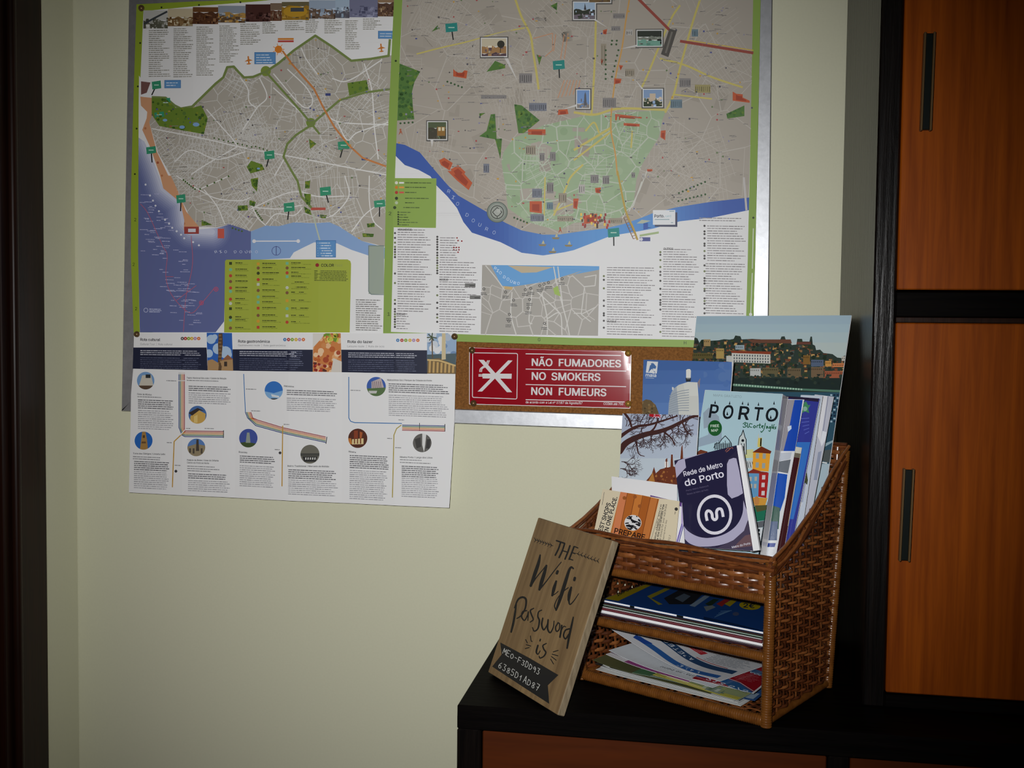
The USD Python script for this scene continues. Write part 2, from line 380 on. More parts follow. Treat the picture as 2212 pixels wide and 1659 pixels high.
obj(cb, 'cork_panel', hull([[*(ins(p)[[0]]), y, ins(p)[2]] for p in (BL, BR_, TLc, TRc) for y in (-.003, -.0152)]), CORK)

W_ = (228, 226, 222); GREY = (178, 172, 160); ROAD = (232, 231, 227)
TXT = (138, 136, 134); LTXT = (172, 170, 168)
def streets(S, region, n, w, col, seed, lv=None):
    """street grid of a map: edges between random blocks"""
    r = np.random.default_rng(seed); x0, y0, x1, y1 = region.bounds
    pts = np.column_stack([r.uniform(x0, x1, n), r.uniform(y0, y1, n)])
    k = int(n * .5); pts[:k] = pts[:k] // 17 * 17 + r.uniform(-3, 3, (k, 2))
    vo = Voronoi(pts)
    for a, b in vo.ridge_vertices:
        if a < 0 or b < 0: continue
        l = LineString(vo.vertices[[a, b]])
        if l.length > 120: continue
        S.geom(l.intersection(region).buffer(w / 2 * r.uniform(.7, 1.4), cap_style='square'), col, lv)
def grids(S, region, n, w, col, seed, size=(26, 60), lv=None):
    """districts of parallel streets, each turned its own way"""
    r = np.random.default_rng(seed); x0, y0, x1, y1 = region.bounds
    for _ in range(n):
        c = np.array([r.uniform(x0, x1), r.uniform(y0, y1)])
        if not region.contains(Point(c)): continue
        a = r.uniform(0, 3.14); h = r.uniform(*size); pt = region.intersection(affinity.rotate(sbox(*(c - h), *(c + h * r.uniform(.6, 1))), a, use_radians=True))
        for ax, sp in ((a, r.uniform(6, 10)), (a + 1.57, r.uniform(11, 24))):
            d, q = np.array([math.cos(ax), math.sin(ax)]), np.array([-math.sin(ax), math.cos(ax)])
            for o in np.arange(-h, h, sp):
                o += r.uniform(-1, 1); u = h * r.uniform(.5, 1)
                S.geom(LineString([c + q * o - d * u, c + q * o + d * h * r.uniform(.5, 1)]).buffer(w / 2 * r.uniform(.7, 1.2), cap_style='flat').intersection(pt), col, lv)
def blobs(S, region, n, r0, r1, cols, seed, lv=None):
    r = np.random.default_rng(seed); x0, y0, x1, y1 = region.bounds
    for _ in range(n):
        g = Point(r.uniform(x0, x1), r.uniform(y0, y1)).buffer(r.uniform(r0, r1), 3).intersection(region)
        S.geom(g, cols[r.integers(len(cols))], lv)
def marks(S, region, n, seed, lv=None):
    """small coloured symbols and captions strewn over a map"""
    r = np.random.default_rng(seed); x0, y0, x1, y1 = region.bounds; cs = [(90, 96, 150), (176, 84, 84), (96, 92, 90), (110, 130, 90), (150, 146, 170), (206, 160, 70), (84, 84, 96)]
    for _ in range(n):
        x, y = r.uniform(x0, x1), r.uniform(y0, y1)
        if not region.contains(Point(x, y)): continue
        c = cs[r.integers(7)]
        if r.random() < .5: S.rect(x, y, x + r.uniform(2, 5), y + r.uniform(2, 4), c, lv)
        else: S.disc((x, y), r.uniform(1, 2.2), c, lv)
        if r.random() < .5: S.para(x + 5, y, x + r.uniform(11, 26), y + .1, 3, (132, 128, 128), 1.3, slope=r.uniform(-.2, .2), lv=lv)
def picture(S, x0, y0, x1, y1, bands, seed, n=10, lv0=0):
    """small printed photograph: level bands (fraction from the top, colour) and blotches"""
    f = sbox(x0, y0, x1, y1); r = np.random.default_rng(seed); t = 0
    for k, (e, c) in enumerate(bands):
        pts = [(x0, y0 + t * (y1 - y0))] + [(x0 + u * (x1 - x0), y0 + (t + (r.uniform(-.08, .08) if k else 0)) * (y1 - y0)) for u in np.linspace(.1, .9, 6)] + [(x1, y0 + t * (y1 - y0)), (x1, y0 + e * (y1 - y0)), (x0, y0 + e * (y1 - y0))]
        S.geom(Polygon(pts).buffer(0).intersection(f), c, S.lv + lv0 + k)
        t = e
    cols = [c for _, c in bands]
    for _ in range(n):
        c = np.clip(np.array(cols[r.integers(len(cols))]) + r.uniform(-45, 45), 0, 255)
        g = sbox(0, 0, r.uniform(.03, .16) * (x1 - x0), r.uniform(.03, .2) * (y1 - y0))
        S.geom(affinity.translate(g, r.uniform(x0, x1), y0 + r.uniform(.4, .95) * (y1 - y0)).intersection(f), c, S.lv + lv0 + len(bands))
def road_sign(S, pts, post, col=(52, 150, 112)):
    S.new('road_sign'); S.line([np.mean(pts, 0), np.asarray(post).ravel()], 2.6, (34, 36, 34), S.lv)
    S.poly(pts, col, S.lv + 1)
    c = np.mean(pts, 0); w = np.ptp(np.asarray(pts)[:, 0]); S.line([c - (w * .25, 0), c + (w * .25, 0)], 2, (190, 220, 205), S.lv + 2)
def quad(x0, y0, x1, y1, k=0): return [(x0, y0 + k), (x1, y0 - k), (x1 + k, y1 - k), (x0 + k, y1 + k)]

# ---------------------------------------------------------------- left map
A, B = zoomed((250, 0), 3.626), zoomed((250, 380), 3.626)
CR1 = (420, 545, 690)
def bendL(x, y): return np.interp(x, [280, 420, 545, 690, 860], [.0015, .004, .0012, .0038, .001]) + np.interp(y, [0, 240, 480, 735], [0, .0012, 0, .001])
mp = thing('city_map', 'unfolded green-edged city map with purple sea at its left, left of two on the board', 'map', on_plane((570, 370), (0, -.02, 0), (0, 1, 0))[0])
S = wall_sheet(mp, -.0175, bendL, (CR1, (240, 480)))
outline = [(296, 10), (865, -14), (846, 735), (291, 735), (284, 560), (284, 420), (289, 250)]
S.sheet(outline, PAPER)
GB = (150, 172, 48)
S.on('green_border')
inner = np.vstack([A((222, 90), (1300, -4)), [(866, -14), (848, 735)], B((195, 1222), (180, 600), (183, 300), (183, 0)), A((185, 1080), (188, 330 * 3.6 * .5), (200, 170 * 3.6))])
S.geom(Polygon(outline).difference(Polygon(inner).buffer(0)), GB)
S.up()
for p in A((365, 62), (660, 45), (980, 20)): S.disc(p, 2, (40, 50, 20))
for p in A((197, 340), (180, 680), (170, 1010), (155, 1365)): S.disc(p, 2, (40, 50, 20))
for p in B((157, 345), (145, 695), (165, 1042)): S.text('2', p - (2, -3), p + (2, 3 - 0.01), 7, (40, 60, 20))
S.on('photo_strip')
xs = [222, 415, 612, 808, 1020, 1215, 1305, 1520, 1725, 1835, 2055, 2215]
looks = [((.55, (196, 196, 190)), (1, (92, 92, 78))), ((.5, (206, 192, 160)), (1, (126, 96, 58))), ((.3, (110, 70, 36)), (1, (84, 48, 24))), ((.45, (150, 160, 172)), (.7, (182, 140, 70)), (1, (98, 74, 48))), ((1, (74, 40, 34)),), ((.4, (130, 110, 90)), (1, (100, 60, 40))), ((.25, (110, 100, 70)), (1, (160, 120, 34))), ((.5, (160, 176, 196)), (1, (104, 84, 70))), ((.6, (170, 190, 210)), (1, (90, 90, 100))), ((1, (120, 122, 150)),), ((.3, (150, 120, 90)), (1, (92, 64, 48)))]
for k, (a, b) in enumerate(zip(xs, xs[1:])):
    ya = np.interp([a, b], [222, 1020, 2215], [90, 42, -28]); ybm = np.interp([a, b], [222, 810, 2215], [235, 185, 128])
    (x0, y0), (x1, y1) = A((a, ya.mean()), (b, ybm.mean()))
    picture(S, x0, y0, x1, y1, looks[k], 40 + k, 42)
S.line(A((228, 190), (300, 150), (410, 95)), 4, (60, 66, 70), S.lv + 4)
S.disc(A((1412, 95)), 26, (196, 150, 40), S.lv + 4, 12); S.rect(*A((1375, 65))[0], *A((1480, 95))[0], (70, 74, 80), S.lv + 5)
S.on('index_text')
for x0, x1, y0, y1 in ((265, 440, 240, 600), (460, 620, 228, 610), (640, 790, 215, 600), (818, 970, 205, 490), (980, 1140, 190, 350), (1152, 1290, 180, 262), (1330, 1490, 172, 245), (1492, 1620, 160, 256), (1640, 1790, 150, 262), (1802, 1920, 165, 385), (1940, 2090, 150, 240)):
    (a, b), (c, d) = A((x0, y0), (x1, y1)); S.para(a, b, c, d, 4.3, (158, 156, 146), 1.9, ragged=.5)
S.on('printed_map')
sea = Polygon(np.vstack([A((185, 1080), (230, 1110), (300, 1260), (345, 1378)), B((380, 100), (500, 180), (560, 330), (660, 420), (800, 408), (900, 380), (1062, 435), (1062, 660), (865, 680), (855, 1140), (790, 1225), (196, 1225), (180, 600), (183, 0))]))
S.geom(sea, (98, 108, 158))
# paler water along the beach, as printed
for k in range(9):
    off, c = 40 - 4.2 * k, np.array((98, 108, 158)) + np.array((104, 98, 68)) * ((k + 1) / 9) ** 1.3
    shore = LineString(np.vstack([A((230, 1110), (300, 1260), (345, 1378)), B((380, 100), (520, 210), (545, 370), (600, 430), (760, 440))]))
    S.geom(shore.buffer(off).intersection(sea), c, S.lv + 1 + k)
S.up(9)
river = Polygon(B((1062, 435), (1180, 390), (1280, 395), (1400, 365), (1560, 372), (1680, 365), (1760, 400), (1850, 460), (1930, 510), (2110, 562), (2110, 650), (2000, 630), (1850, 580), (1740, 530), (1560, 522), (1480, 560), (1400, 600), (1370, 645), (1062, 660)))
S.geom(river, (140, 172, 216))
land = Polygon(np.vstack([A((290, 765), (400, 770), (470, 830), (520, 855), (610, 840), (700, 750), (790, 660), (850, 610), (880, 530), (930, 525), (970, 570), (1010, 610), (1080, 605), (1180, 565), (1280, 500), (1400, 400), (1570, 285), (1700, 370), (1850, 480), (2000, 465), (2190, 430)), B((2130, 560), (1930, 510), (1850, 460), (1760, 400), (1680, 365), (1560, 370), (1400, 365), (1280, 395), (1180, 390), (1060, 435), (900, 380), (800, 405), (660, 400), (610, 380), (560, 260), (500, 150), (440, 0)), A((340, 1200), (300, 1060), (270, 960), (300, 870))]))
land = land.buffer(0)
S.geom(land, GREY); S.up()
beach = Polygon(np.vstack([A((200, 760), (290, 770), (310, 870), (270, 960), (330, 1190), (420, 1378)), B((440, 0), (495, 120), (560, 280), (660, 400), (640, 430), (540, 425), (545, 350), (515, 210), (380, 100), (355, 0)), A((275, 1150), (215, 1020), (250, 930), (255, 880), (205, 830))])).buffer(0)
S.geom(beach, (214, 158, 118)); S.geom(Polygon(A((205, 640), (280, 650), (250, 730), (205, 745))), (120, 84, 80))
blobs(S, beach, 40, 1.2, 3, [(170, 90, 60), (226, 176, 130), (190, 120, 80)], 3, S.lv + 1)
streets(S, land, 150, 1.3, (212, 210, 204), 11, S.lv); grids(S, land, 64, 1.2, (206, 204, 198), 12, lv=S.lv)
for p in ((290, 1010, 700, 1090, 960, 1150, 1250, 1205, 1750, 1300, 2140, 1375), (720, 860, 840, 1000, 920, 1090, 960, 1150), (1460, 380, 1500, 470, 1590, 590), (1350, 545, 1500, 690, 1550, 800, 1500, 850, 1420, 790, 1240, 580), (1130, 610, 1190, 760, 1110, 850, 1000, 1020), (980, 610, 1040, 700, 1050, 800, 1110, 850), (1240, 690, 1440, 870, 1530, 960), (1950, 500, 2010, 710, 2030, 1000, 2060, 1250), (1700, 620, 1830, 635, 2090, 470), (1640, 880, 1760, 960, 2140, 980), (960, 1150, 720, 1290, 600, 1370), (470, 1270, 600, 1180, 800, 1250, 1020, 1190), (1330, 1240, 1250, 1378), (1740, 960, 1820, 1100, 1900, 1040, 2140, 960)):
    S.line(A(*np.reshape(p, (-1, 2))), 2.4, ROAD, S.lv + 1, smooth=True, clip=land)
for p in ((480, 0, 660, 110, 800, 180, 980, 195, 1060, 170), (660, 110, 900, 0), (700, 110, 800, 240, 860, 380), (1050, 190, 1110, 320, 1180, 390), (1060, 260, 1280, 160, 1430, 125, 1600, 165, 1790, 160), (1180, 380, 1260, 300, 1400, 310, 1470, 250), (1630, 330, 1720, 300, 1830, 160, 1800, 0), (1990, 0, 1990, 200, 2020, 350, 2090, 420), (1850, 440, 1960, 300, 2100, 200), (1100, 250, 1300, 260, 1470, 230)):
    S.line(B(*np.reshape(p, (-1, 2))), 2.2, ROAD, S.lv + 1, smooth=True, clip=land)
S.up(2)
GR = (122, 140, 76)
S.line(A((290, 765), (400, 770), (470, 830), (520, 855), (610, 840), (700, 750), (790, 660), (850, 610), (880, 530), (930, 525), (970, 570), (1010, 610), (1080, 605), (1180, 565), (1280, 500), (1400, 400), (1570, 285), (1700, 370), (1850, 480), (2000, 465), (2140, 440), (2150, 310)), 5.2, GR)
S.line(A((1180, 565), (1220, 610), (1400, 810), (1530, 960), (1605, 1055)), 4.6, GR)
S.line(A((2150, 700), (1950, 730), (1760, 790), (1620, 910), (1530, 990), (1420, 1060), (1350, 1130), (1320, 1230), (1385, 1345), (1430, 1420), (1460, 1540), (1540, 1630)), 4.8, GR)
S.line(B((1555, 300), (1575, 400), (1605, 505)), 3, (190, 200, 180))
S.disc(A((1180, 560)), 11, (130, 150, 60)); S.disc(A((1535, 965)), 10, (120, 145, 60))
S.line(A((1310, 400), (1390, 510), (1560, 700), (1640, 860), (1720, 1000), (1830, 1140), (1940, 1240), (2120, 1305)), 4, (204, 132, 74), S.lv + 1)
S.disc(A((1280, 390)), 8, (226, 132, 40), S.lv + 1)
for k in range(7):
    a = k * .9; c = A((1280, 390))[0]; S.line([c, c + 13 * np.array([math.cos(a), math.sin(a)])], 1.2, (226, 132, 40), S.lv + 1)
park = [A((290, 770), (400, 775), (480, 850), (610, 850), (680, 830), (730, 930), (700, 1055), (500, 1020), (350, 990), (290, 900)), A((1820, 655), (1970, 630), (1985, 710), (1835, 755)), A((1030, 1310), (1065, 1260), (1150, 1290), (1170, 1330), (1060, 1360)), A((1520, 1090), (1580, 1130), (1530, 1170)), B((1060, 25), (1120, 15), (1110, 125), (1070, 80)), B((960, 235), (1035, 230), (1040, 270), (960, 275)), B((1050, 190), (1100, 205), (1090, 240), (1050, 230)), B((1490, 45), (1530, 40), (1525, 100), (1490, 100)), B((1480, 140), (1535, 145), (1530, 230), (1500, 225)), B((680, 345), (765, 385), (680, 392)), B((1480, 240), (1530, 270), (1540, 310), (1490, 290)), B((1935, 450), (2025, 455), (2020, 480), (1940, 480)), B((1970, 375), (2030, 370), (2030, 400), (1975, 405)), B((1605, 305), (1660, 310), (1650, 335), (1610, 330))]
for k, p in enumerate(park):
    g = Polygon(p).buffer(0); S.geom(g, (106, 134, 44), S.lv + 1); blobs(S, g, 70 if k == 0 else 12, 1.4, 4, [(70, 104, 30), (128, 140, 40), (88, 120, 50), (60, 92, 28)], 60 + k, S.lv + 2)
for c, r in (((640, 980), 7), ((530, 1000), 6), ((395, 945), 5), ((1122, 1322), 3.5)): S.disc(A(c), r, (130, 170, 214), S.lv + 3, r * .6)
marks(S, land, 190, 91, S.lv + 3); r9 = np.random.default_rng(9)
for _ in range(70):
    x, y = A((r9.uniform(300, 2140), r9.uniform(650, 1378)))[0]
    if land.contains(Point(x, y)): S.para(x, y, x + r9.uniform(5, 16), y + .1, 3, (120, 118, 112), 1.3, lv=S.lv)
for x0, y0, n, dx, dy in ((780, 1085, 9, 36, 8.5), (1100, 1150, 5, 30, 10)):
    for k in range(n): S.disc(A((x0 + dx * k, y0 + dy * k)), 1.7, (70, 100, 46), S.lv)
for x0, y0, n, dx, dy in ((540, 35, 7, 15, 12), (670, 105, 5, 55, -25), (1100, 275, 6, 10, 14), (920, 410, 4, 24, 8)):
    for k in range(n): S.disc(B((x0 + dx * k, y0 + dy * k)), 2, (76, 104, 50), S.lv)
for p, c in ((A((1650, 735), (1690, 755)), (60, 70, 130)), (A((1930, 1238), (1978, 1258)), (60, 80, 140)), (B((1535, 250), (1650, 270)), (190, 84, 70)), (B((805, 415), (855, 490)), (206, 92, 76)), (B((545, 400), (660, 455)), (160, 66, 60))):
    S.rect(*p[0], *p[1], c, S.lv)
S.rect(*B((575, 415))[0], *B((635, 442))[0], (214, 214, 224), S.lv + 1)
S.line(B((1087, 512), (1435, 512)), 2.4, (232, 232, 236)); [S.disc(B(c), 4, (232, 232, 236)) for c in ((1087, 512), (1435, 512))]
S.ring(B((1262, 588)), 10, 1.2, (84, 96, 150)); S.line(B((1262, 550), (1262, 620)), 1.4, (70, 80, 130))
for i, x in enumerate((795, 832, 870, 945, 988, 1030, 1062, 1110)): S.text('RIODOURO'[i], B((x - 9, 608)), B((x + 9, 600)), 5.4, (206, 212, 232))
for k, p in enumerate(((240, 70), (275, 155), (298, 195), (318, 235), (345, 278), (393, 345), (425, 375), (450, 408), (485, 435), (520, 462), (545, 490), (615, 520), (660, 545))): S.disc(B(p), 2.2, (222, 224, 236))
route = (188, 96, 120)
for p in ((200, 220, 260, 300, 370, 540, 410, 620, 400, 780, 430, 900, 500, 1000, 600, 1075, 680, 1000, 780, 880), (600, 470, 610, 700, 560, 950, 540, 1220), (480, 980, 640, 860), (400, 790, 460, 790)):
    S.line(B(*np.reshape(p, (-1, 2))), 1.2, route, smooth=True)
r8 = np.random.default_rng(8)
for _ in range(105):
    t = r8.random(); x, y = np.array([200, 200]) + t * np.array([400, 950]) + r8.normal(0, 60, 2)
    q = B((x, y))[0]
    if sea.contains(Point(q)): S.para(q[0], q[1], q[0] + r8.uniform(7, 22), q[1] + .1, 3, (176, 178, 214), 1.4, slope=.03)
for p in ((680, 995), (793, 888)): S.ring(B(p), 5, 1.4, (200, 80, 110)); S.disc(B(p), 2, (200, 80, 110))
S.ring(B((243, 1052)), 5, 1.2, (190, 196, 226)); S.para(*B((270, 1040))[0], *B((370, 1062))[0], 3, (190, 196, 226), 1.6)
S.rect(*B((1985, 548))[0], *B((2105, 925))[0], (160, 172, 158)); S.line(B((2105, 548), (1985, 548), (1985, 905), (2005, 928), (2105, 930)), 1.8, (120, 136, 132), S.lv + 1)
S.on('side_text')
a = B((1885, 968), (2095, 1205)); S.para(*a[0], *a[1], 4.6, TXT, 1.9)
for q, post in (((290, 640, 360, 700), (290, 748)), ((360, 775, 435, 842), (395, 905)), ((310, 882, 385, 922), (352, 990)), ((245, 1152, 320, 1205), (292, 1275)), ((1168, 1185, 1245, 1248), (1186, 1308)), ((1745, 1110, 1832, 1172), (1764, 1238))):
    road_sign(S, A(*np.reshape(quad(*q, 5), (-1, 2))), A(post))
for q, post in (((482, 150, 552, 212), (516, 278)), ((1320, 212, 1402, 280), (1352, 345)), ((1605, 90, 1688, 155), (1672, 212)), ((2025, 192, 2110, 245), (2068, 320))):
    road_sign(S, B(*np.reshape(quad(*q, 5), (-1, 2))), B(post))
for T, q in ((A, (1090, 412, 1258, 505)), (A, (390, 632, 520, 695)), (A, (2058, 245, 2190, 306)), (B, (1575, 506, 1730, 640))):
    S.new('distance_sign'); a = T(q[:2], q[2:]); S.rect(*a[0], *a[1], (58, 112, 172), S.lv); S.rect(*(a[0] + 1), *(a[1] - 1), (96, 150, 204), S.lv + 1)
    S.para(*(a[0] + (4, 5)), *(a[1] - (5, 4)), 5.5, (206, 222, 240), 2, lv=S.lv + 2, slope=0)
for c in ((1045, 475), (2083, 378)):
    S.new('plane_symbol'); p = A(c)[0]; S.line([p - (1, 9), p + (1, 9)], 3, (206, 122, 44)); S.poly([p + (-9, 3), p + (0, -3), p + (9, 0), p + (0, 2)], (206, 122, 44), S.lv + 1); S.line([p + (-4, 8), p + (5, 7)], 2, (206, 122, 44), S.lv + 1)
S.on('exit_label'); a = A((1275, 302), (1400, 335)); S.rect(*a[0], a[1][0], a[0][1] + 4, (220, 140, 60)); S.rect(a[0][0], a[0][1] + 5, a[1][0], a[0][1] + 9, (190, 70, 60))
S.on('legend_panel')
lg = B((862, 668), (872, 657), (1820, 655), (1842, 668), (1848, 690), (1838, 1226), (856, 1226))
S.poly(lg, (166, 178, 62)); S.up()
ic = [(60, 70, 30), (190, 70, 50), (200, 206, 190), (214, 160, 50), (130, 90, 60), (120, 190, 150)]
for x, tx0, tx1, ys in ((905, 942, 1060, (678, 727, 775, 820, 870, 897, 958, 992, 1032, 1100, 1122, 1184)), (1120, 1152, 1300, (682, 714, 755, 805, 842, 890, 940, 982, 1028, 1085, 1130, 1178)), (1348, 1380, 1540, (678, 714, 752, 782, 828, 868, 908, 970, 1032, 1088, 1138))):
    for k, y in enumerate(ys):
        p = B((x, y + 8))[0]; (S.disc(p, 3.4, ic[rng.randrange(6)]) if rng.random() < .6 else S.rect(*(p - 3), *(p + 3), ic[rng.randrange(6)]))
        a = B((tx0, y), (tx1, y)); S.para(*a[0], a[0][0] + (a[1][0] - a[0][0]) * rng.uniform(.4, 1), a[0][1] + .1, 3.4, (70, 78, 24), 1.9, slope=.01); S.para(a[0][0], a[0][1] + 3.6, a[1][0], a[0][1] + 5, 3.2, (130, 142, 44), 1.2, slope=.01)
S.disc(B((1585, 700)), 4, (150, 40, 40)); S.text('COLOR', B((1615, 712)), B((1715, 712)), 6, (50, 54, 24), True); S.text('Paint', B((1722, 712)), B((1782, 712)), 6, (150, 160, 80))
a = B((1562, 742), (1830, 826)); S.para(*a[0], *a[1], 3.4, (80, 90, 30), 1.5, slope=.01, ragged=.08)
S.done()

# ---------------------------------------------------------------- right map
Cz, Dz, Ez, Fz = zoomed((830, 0), 4.365), zoomed((1240, 0), 4.366), zoomed((830, 370), 4.365), zoomed((1240, 370), 4.366)
CR2 = (995, 1285, 1470)
def bendR(x, y): return .0016 + np.interp(x, [830, 995, 1100, 1285, 1470, 1640], [.002, .0008, .003, .001, .0042, .0008]) + np.interp(y, [0, 260, 480, 750], [0, .0012, 0, .001])
mr = thing('city_map', 'map with a blue river bending across grey streets, right of two on the board', 'map', on_plane((1240, 370), (0, -.02, 0), (0, 1, 0))[0])
S = wall_sheet(mr, -.0205, bendR, (CR2, (260, 480)))
outR = [(853, -14), (1643, -14), (1637, 290), (1631, 560), (1625, 757), (1490, 750), (1240, 745.7), (988, 737.7), (829, 731), (832, 560), (836, 370)]
S.sheet(outR, PAPER)
innR = Polygon([(871, -15), (1627, -15), (1621, 290), (1615, 560), (1610, 741), (1490, 734), (1240, 729.6), (988, 721.7), (846, 717), (850, 560), (855, 370)])
S.on('green_border'); S.geom(Polygon(outR).difference(innR), (140, 170, 78)); S.up()
for t, p in (('G', Ez((1452, 1602))[0]), ('H', Fz((1035, 1632))[0]), ('2', Ez((48, 415))[0]), ('1', Ez((36, 1362))[0])): S.text(t, p, p + (5.5, 0.1), 7, (44, 60, 30))
for p in (Cz((115, 580)), Dz((1722, 525)), Fz((1690, 440))): S.disc(p, 2.3, (44, 60, 30))
S.line(Fz((1690, 540), (1680, 920)), 2.2, (206, 216, 196)); S.line(Fz((1680, 960), (1665, 1340)), 2.2, (206, 216, 196)); S.disc(Fz((1664, 1350)), 3.4, (226, 228, 222))
S.on('printed_map')
rvU = np.vstack([Cz((105, 1352), (200, 1370), (340, 1440), (440, 1560), (525, 1659)), Ez((600, 130), (700, 230), (960, 380), (1150, 490), (1300, 560), (1500, 600), (1640, 600), (1877, 565)), Fz((300, 540), (470, 500), (640, 440), (740, 400), (960, 345), (1300, 290), (1668, 248))])
rvD = np.vstack([Fz((1666, 365), (1300, 440), (1000, 475), (740, 545), (600, 570), (350, 610), (0, 745)), Ez((1700, 765), (1500, 795), (1300, 770), (1100, 670), (830, 580), (750, 480), (690, 350), (600, 240), (500, 140), (440, 50)), Cz((330, 1605), (200, 1560), (105, 1465))])
topland = Polygon(np.vstack([[(871, -15), (1627, -15), (1621, 290), (1616, 470)], rvD[::-1][:1] * 0 + Fz((1666, 300)), rvU[::-1], [(855, 312), (866, 120)]])).buffer(0).intersection(innR)
S.geom(topland, (176, 168, 156)); S.up()
r5 = np.random.default_rng(5)
for _ in range(90):   # city blocks in slightly different tints
    x, y = r5.uniform(865, 1625), r5.uniform(-10, 440); w, h, an = r5.uniform(14, 46), r5.uniform(12, 40), r5.uniform(-25, 25)
    S.geom(affinity.rotate(sbox(x, y, x + w, y + h), an).intersection(topland), np.array((176, 168, 156)) + r5.uniform(-12, 9), S.lv)
S.up()
old = Polygon(np.vstack([Cz((1110, 1530), (1130, 1440), (1220, 1310), (1500, 1190), (1877, 1100)), Dz((180, 1080), (870, 1045), (830, 1150), (800, 1300), (640, 1560)), Fz((590, 80), (560, 330), (430, 440), (0, 490)), Ez((1640, 560), (1350, 480), (1170, 350), (1150, 170))])).buffer(0)
S.geom(old, (160, 182, 146)); S.up()
tl_reg = topland.difference(old); streets(S, tl_reg, 90, 1.6, (192, 186, 176), 21, S.lv); grids(S, tl_reg, 46, 1.3, (187, 180, 169), 23, (30, 70), S.lv)
blobs(S, old, 60, 4, 11, [(150, 174, 136), (168, 188, 154), (156, 178, 140)], 24, S.lv); S.up(); streets(S, old, 85, 2.0, (192, 200, 182), 22, S.lv); grids(S, old, 16, 1.3, (186, 198, 176), 25, (20, 40), S.lv); S.up()
YEL = (206, 192, 108)
for T, p, w in ((Cz, (1240, 0, 1300, 170, 1380, 330, 1405, 480, 1440, 700, 1460, 850), 4.6), (Cz, (310, 515, 540, 455, 800, 395, 1080, 320, 1330, 270), 3), (Dz, (210, 0, 200, 500, 180, 900, 165, 1090), 4.4), (Dz, (1000, 60, 900, 220, 700, 700, 640, 830), 4.2), (Dz, (1190, 0, 1110, 250, 1000, 650, 940, 900, 860, 1070), 4.4), (Dz, (810, 560, 1050, 625, 1300, 735, 1590, 830), 4.2), (Dz, (0, 1065, 200, 1085, 430, 1030, 870, 1045), 5), (Dz, (0, 1420, 350, 1210), 5), (Dz, (0, 1515, 360, 1240), 4), (Dz, (550, 1240, 540, 1400), 3.4), (Dz, (110, 1240, 190, 1160, 240, 1260), 3.6), (Ez, (1600, 420, 1700, 200, 1760, 60, 1877, -60), 4), (Ez, (1520, 60, 1510, 420), 3), (Ez, (1600, 380, 1780, 310), 3), (Dz, (940, 900, 1300, 940), 3.4)):
    S.line(T(*np.reshape(p, (-1, 2))), w, YEL, smooth=True, clip=innR)
ORG = (208, 160, 92)
S.line(Dz((525, -10), (490, 200), (450, 480), (400, 700), (360, 1000), (350, 1230), (390, 1450), (410, 1659)), 3.2, ORG, S.lv + 1, smooth=True)
S.line(Fz((410, 0), (440, 150), (490, 380), (560, 540), (600, 650)), 4, (190, 160, 76), S.lv + 9, smooth=True)
for p in ((640, 100, 560, 330, 500, 370, 440, 470), (690, 0, 620, 180, 520, 380)): S.line(Fz(*np.reshape(p, (-1, 2))), 2.2, (206, 206, 196), S.lv + 1)
for k in range(6): S.line(Cz((1640 + 36 * k, 930 - 8 * k), (1700 + 30 * k, 760)), 1.6, (208, 150, 112))
for p in ((1410, 370, 1590, 320, 1590, 480, 1520, 540), (1620, 330, 1600, 490), (1700, 330, 1665, 560), (1735, 320, 1700, 560)): S.line(Cz(*np.reshape(p, (-1, 2))), 1.6, (208, 150, 112))
S.line(Dz((600, -10), (900, 292)), 6, (156, 74, 62), S.lv + 1); S.line(Dz((1000, 398), (1690, 505)), 6, (156, 74, 62), S.lv + 1); S.line(Dz((1080, 390), (1690, 480)), 2, (214, 180, 70), S.lv + 2)
S.poly(Dz((900, 280), (970, 300), (890, 548), (820, 520)), (84, 80, 74), S.lv + 2); S.line(Dz((925, 310), (865, 510)), 4, (120, 116, 108), S.lv + 3)
for p in (Cz((150, 605), (345, 680), (290, 780), (268, 870), (275, 1000), (290, 1130), (130, 1142)), Cz((1050, 580), (1145, 620), (1145, 650), (970, 683)), Cz((1230, 990), (1300, 1000), (1470, 1140), (1320, 1262), (1270, 1262)), Cz((1010, 1085), (1050, 1080), (1065, 1322), (900, 1290), (970, 1240)), Cz((1050, 1315), (1115, 1312), (1100, 1505)), Cz((1570, 62), (1635, 30), (1630, 105)), Cz((450, 305), (510, 240), (510, 280)), Dz((1435, 1080), (1605, 1000), (1605, 1100), (1445, 1125)), Cz((900, 1075), (960, 1070), (905, 1105)), Cz((1440, 520), (1490, 540), (1465, 620))):
    g = Polygon(p).buffer(0).intersection(innR); S.geom(g, (84, 124, 56), S.lv + 1); blobs(S, g, int(g.area / 40) + 3, 1.5, 4.5, [(56, 96, 40), (104, 136, 50), (70, 112, 52)], int(p[0][0]), S.lv + 2)
S.up(2)
for x0, y0, n, dx, dy, T in ((600, 775, 5, 34, 13, Cz), (160, 1168, 4, 38, -3, Cz), (1230, 440, 5, 30, 12, Ez), (990, 210, 8, 35, -15, Fz), (985, 285, 8, 36, -9, Fz), (300, 480, 7, 0, 45, Dz), (420, 480, 6, -12, 50, Dz), (360, 390, 2, -5, 35, Dz), (405, 390, 2, -5, 35, Dz)):
    for k in range(n): S.disc(T((x0 + dx * k, y0 + dy * k)), 2.2, (62, 92, 56), S.lv)
marks(S, topland, 260, 92, S.lv)
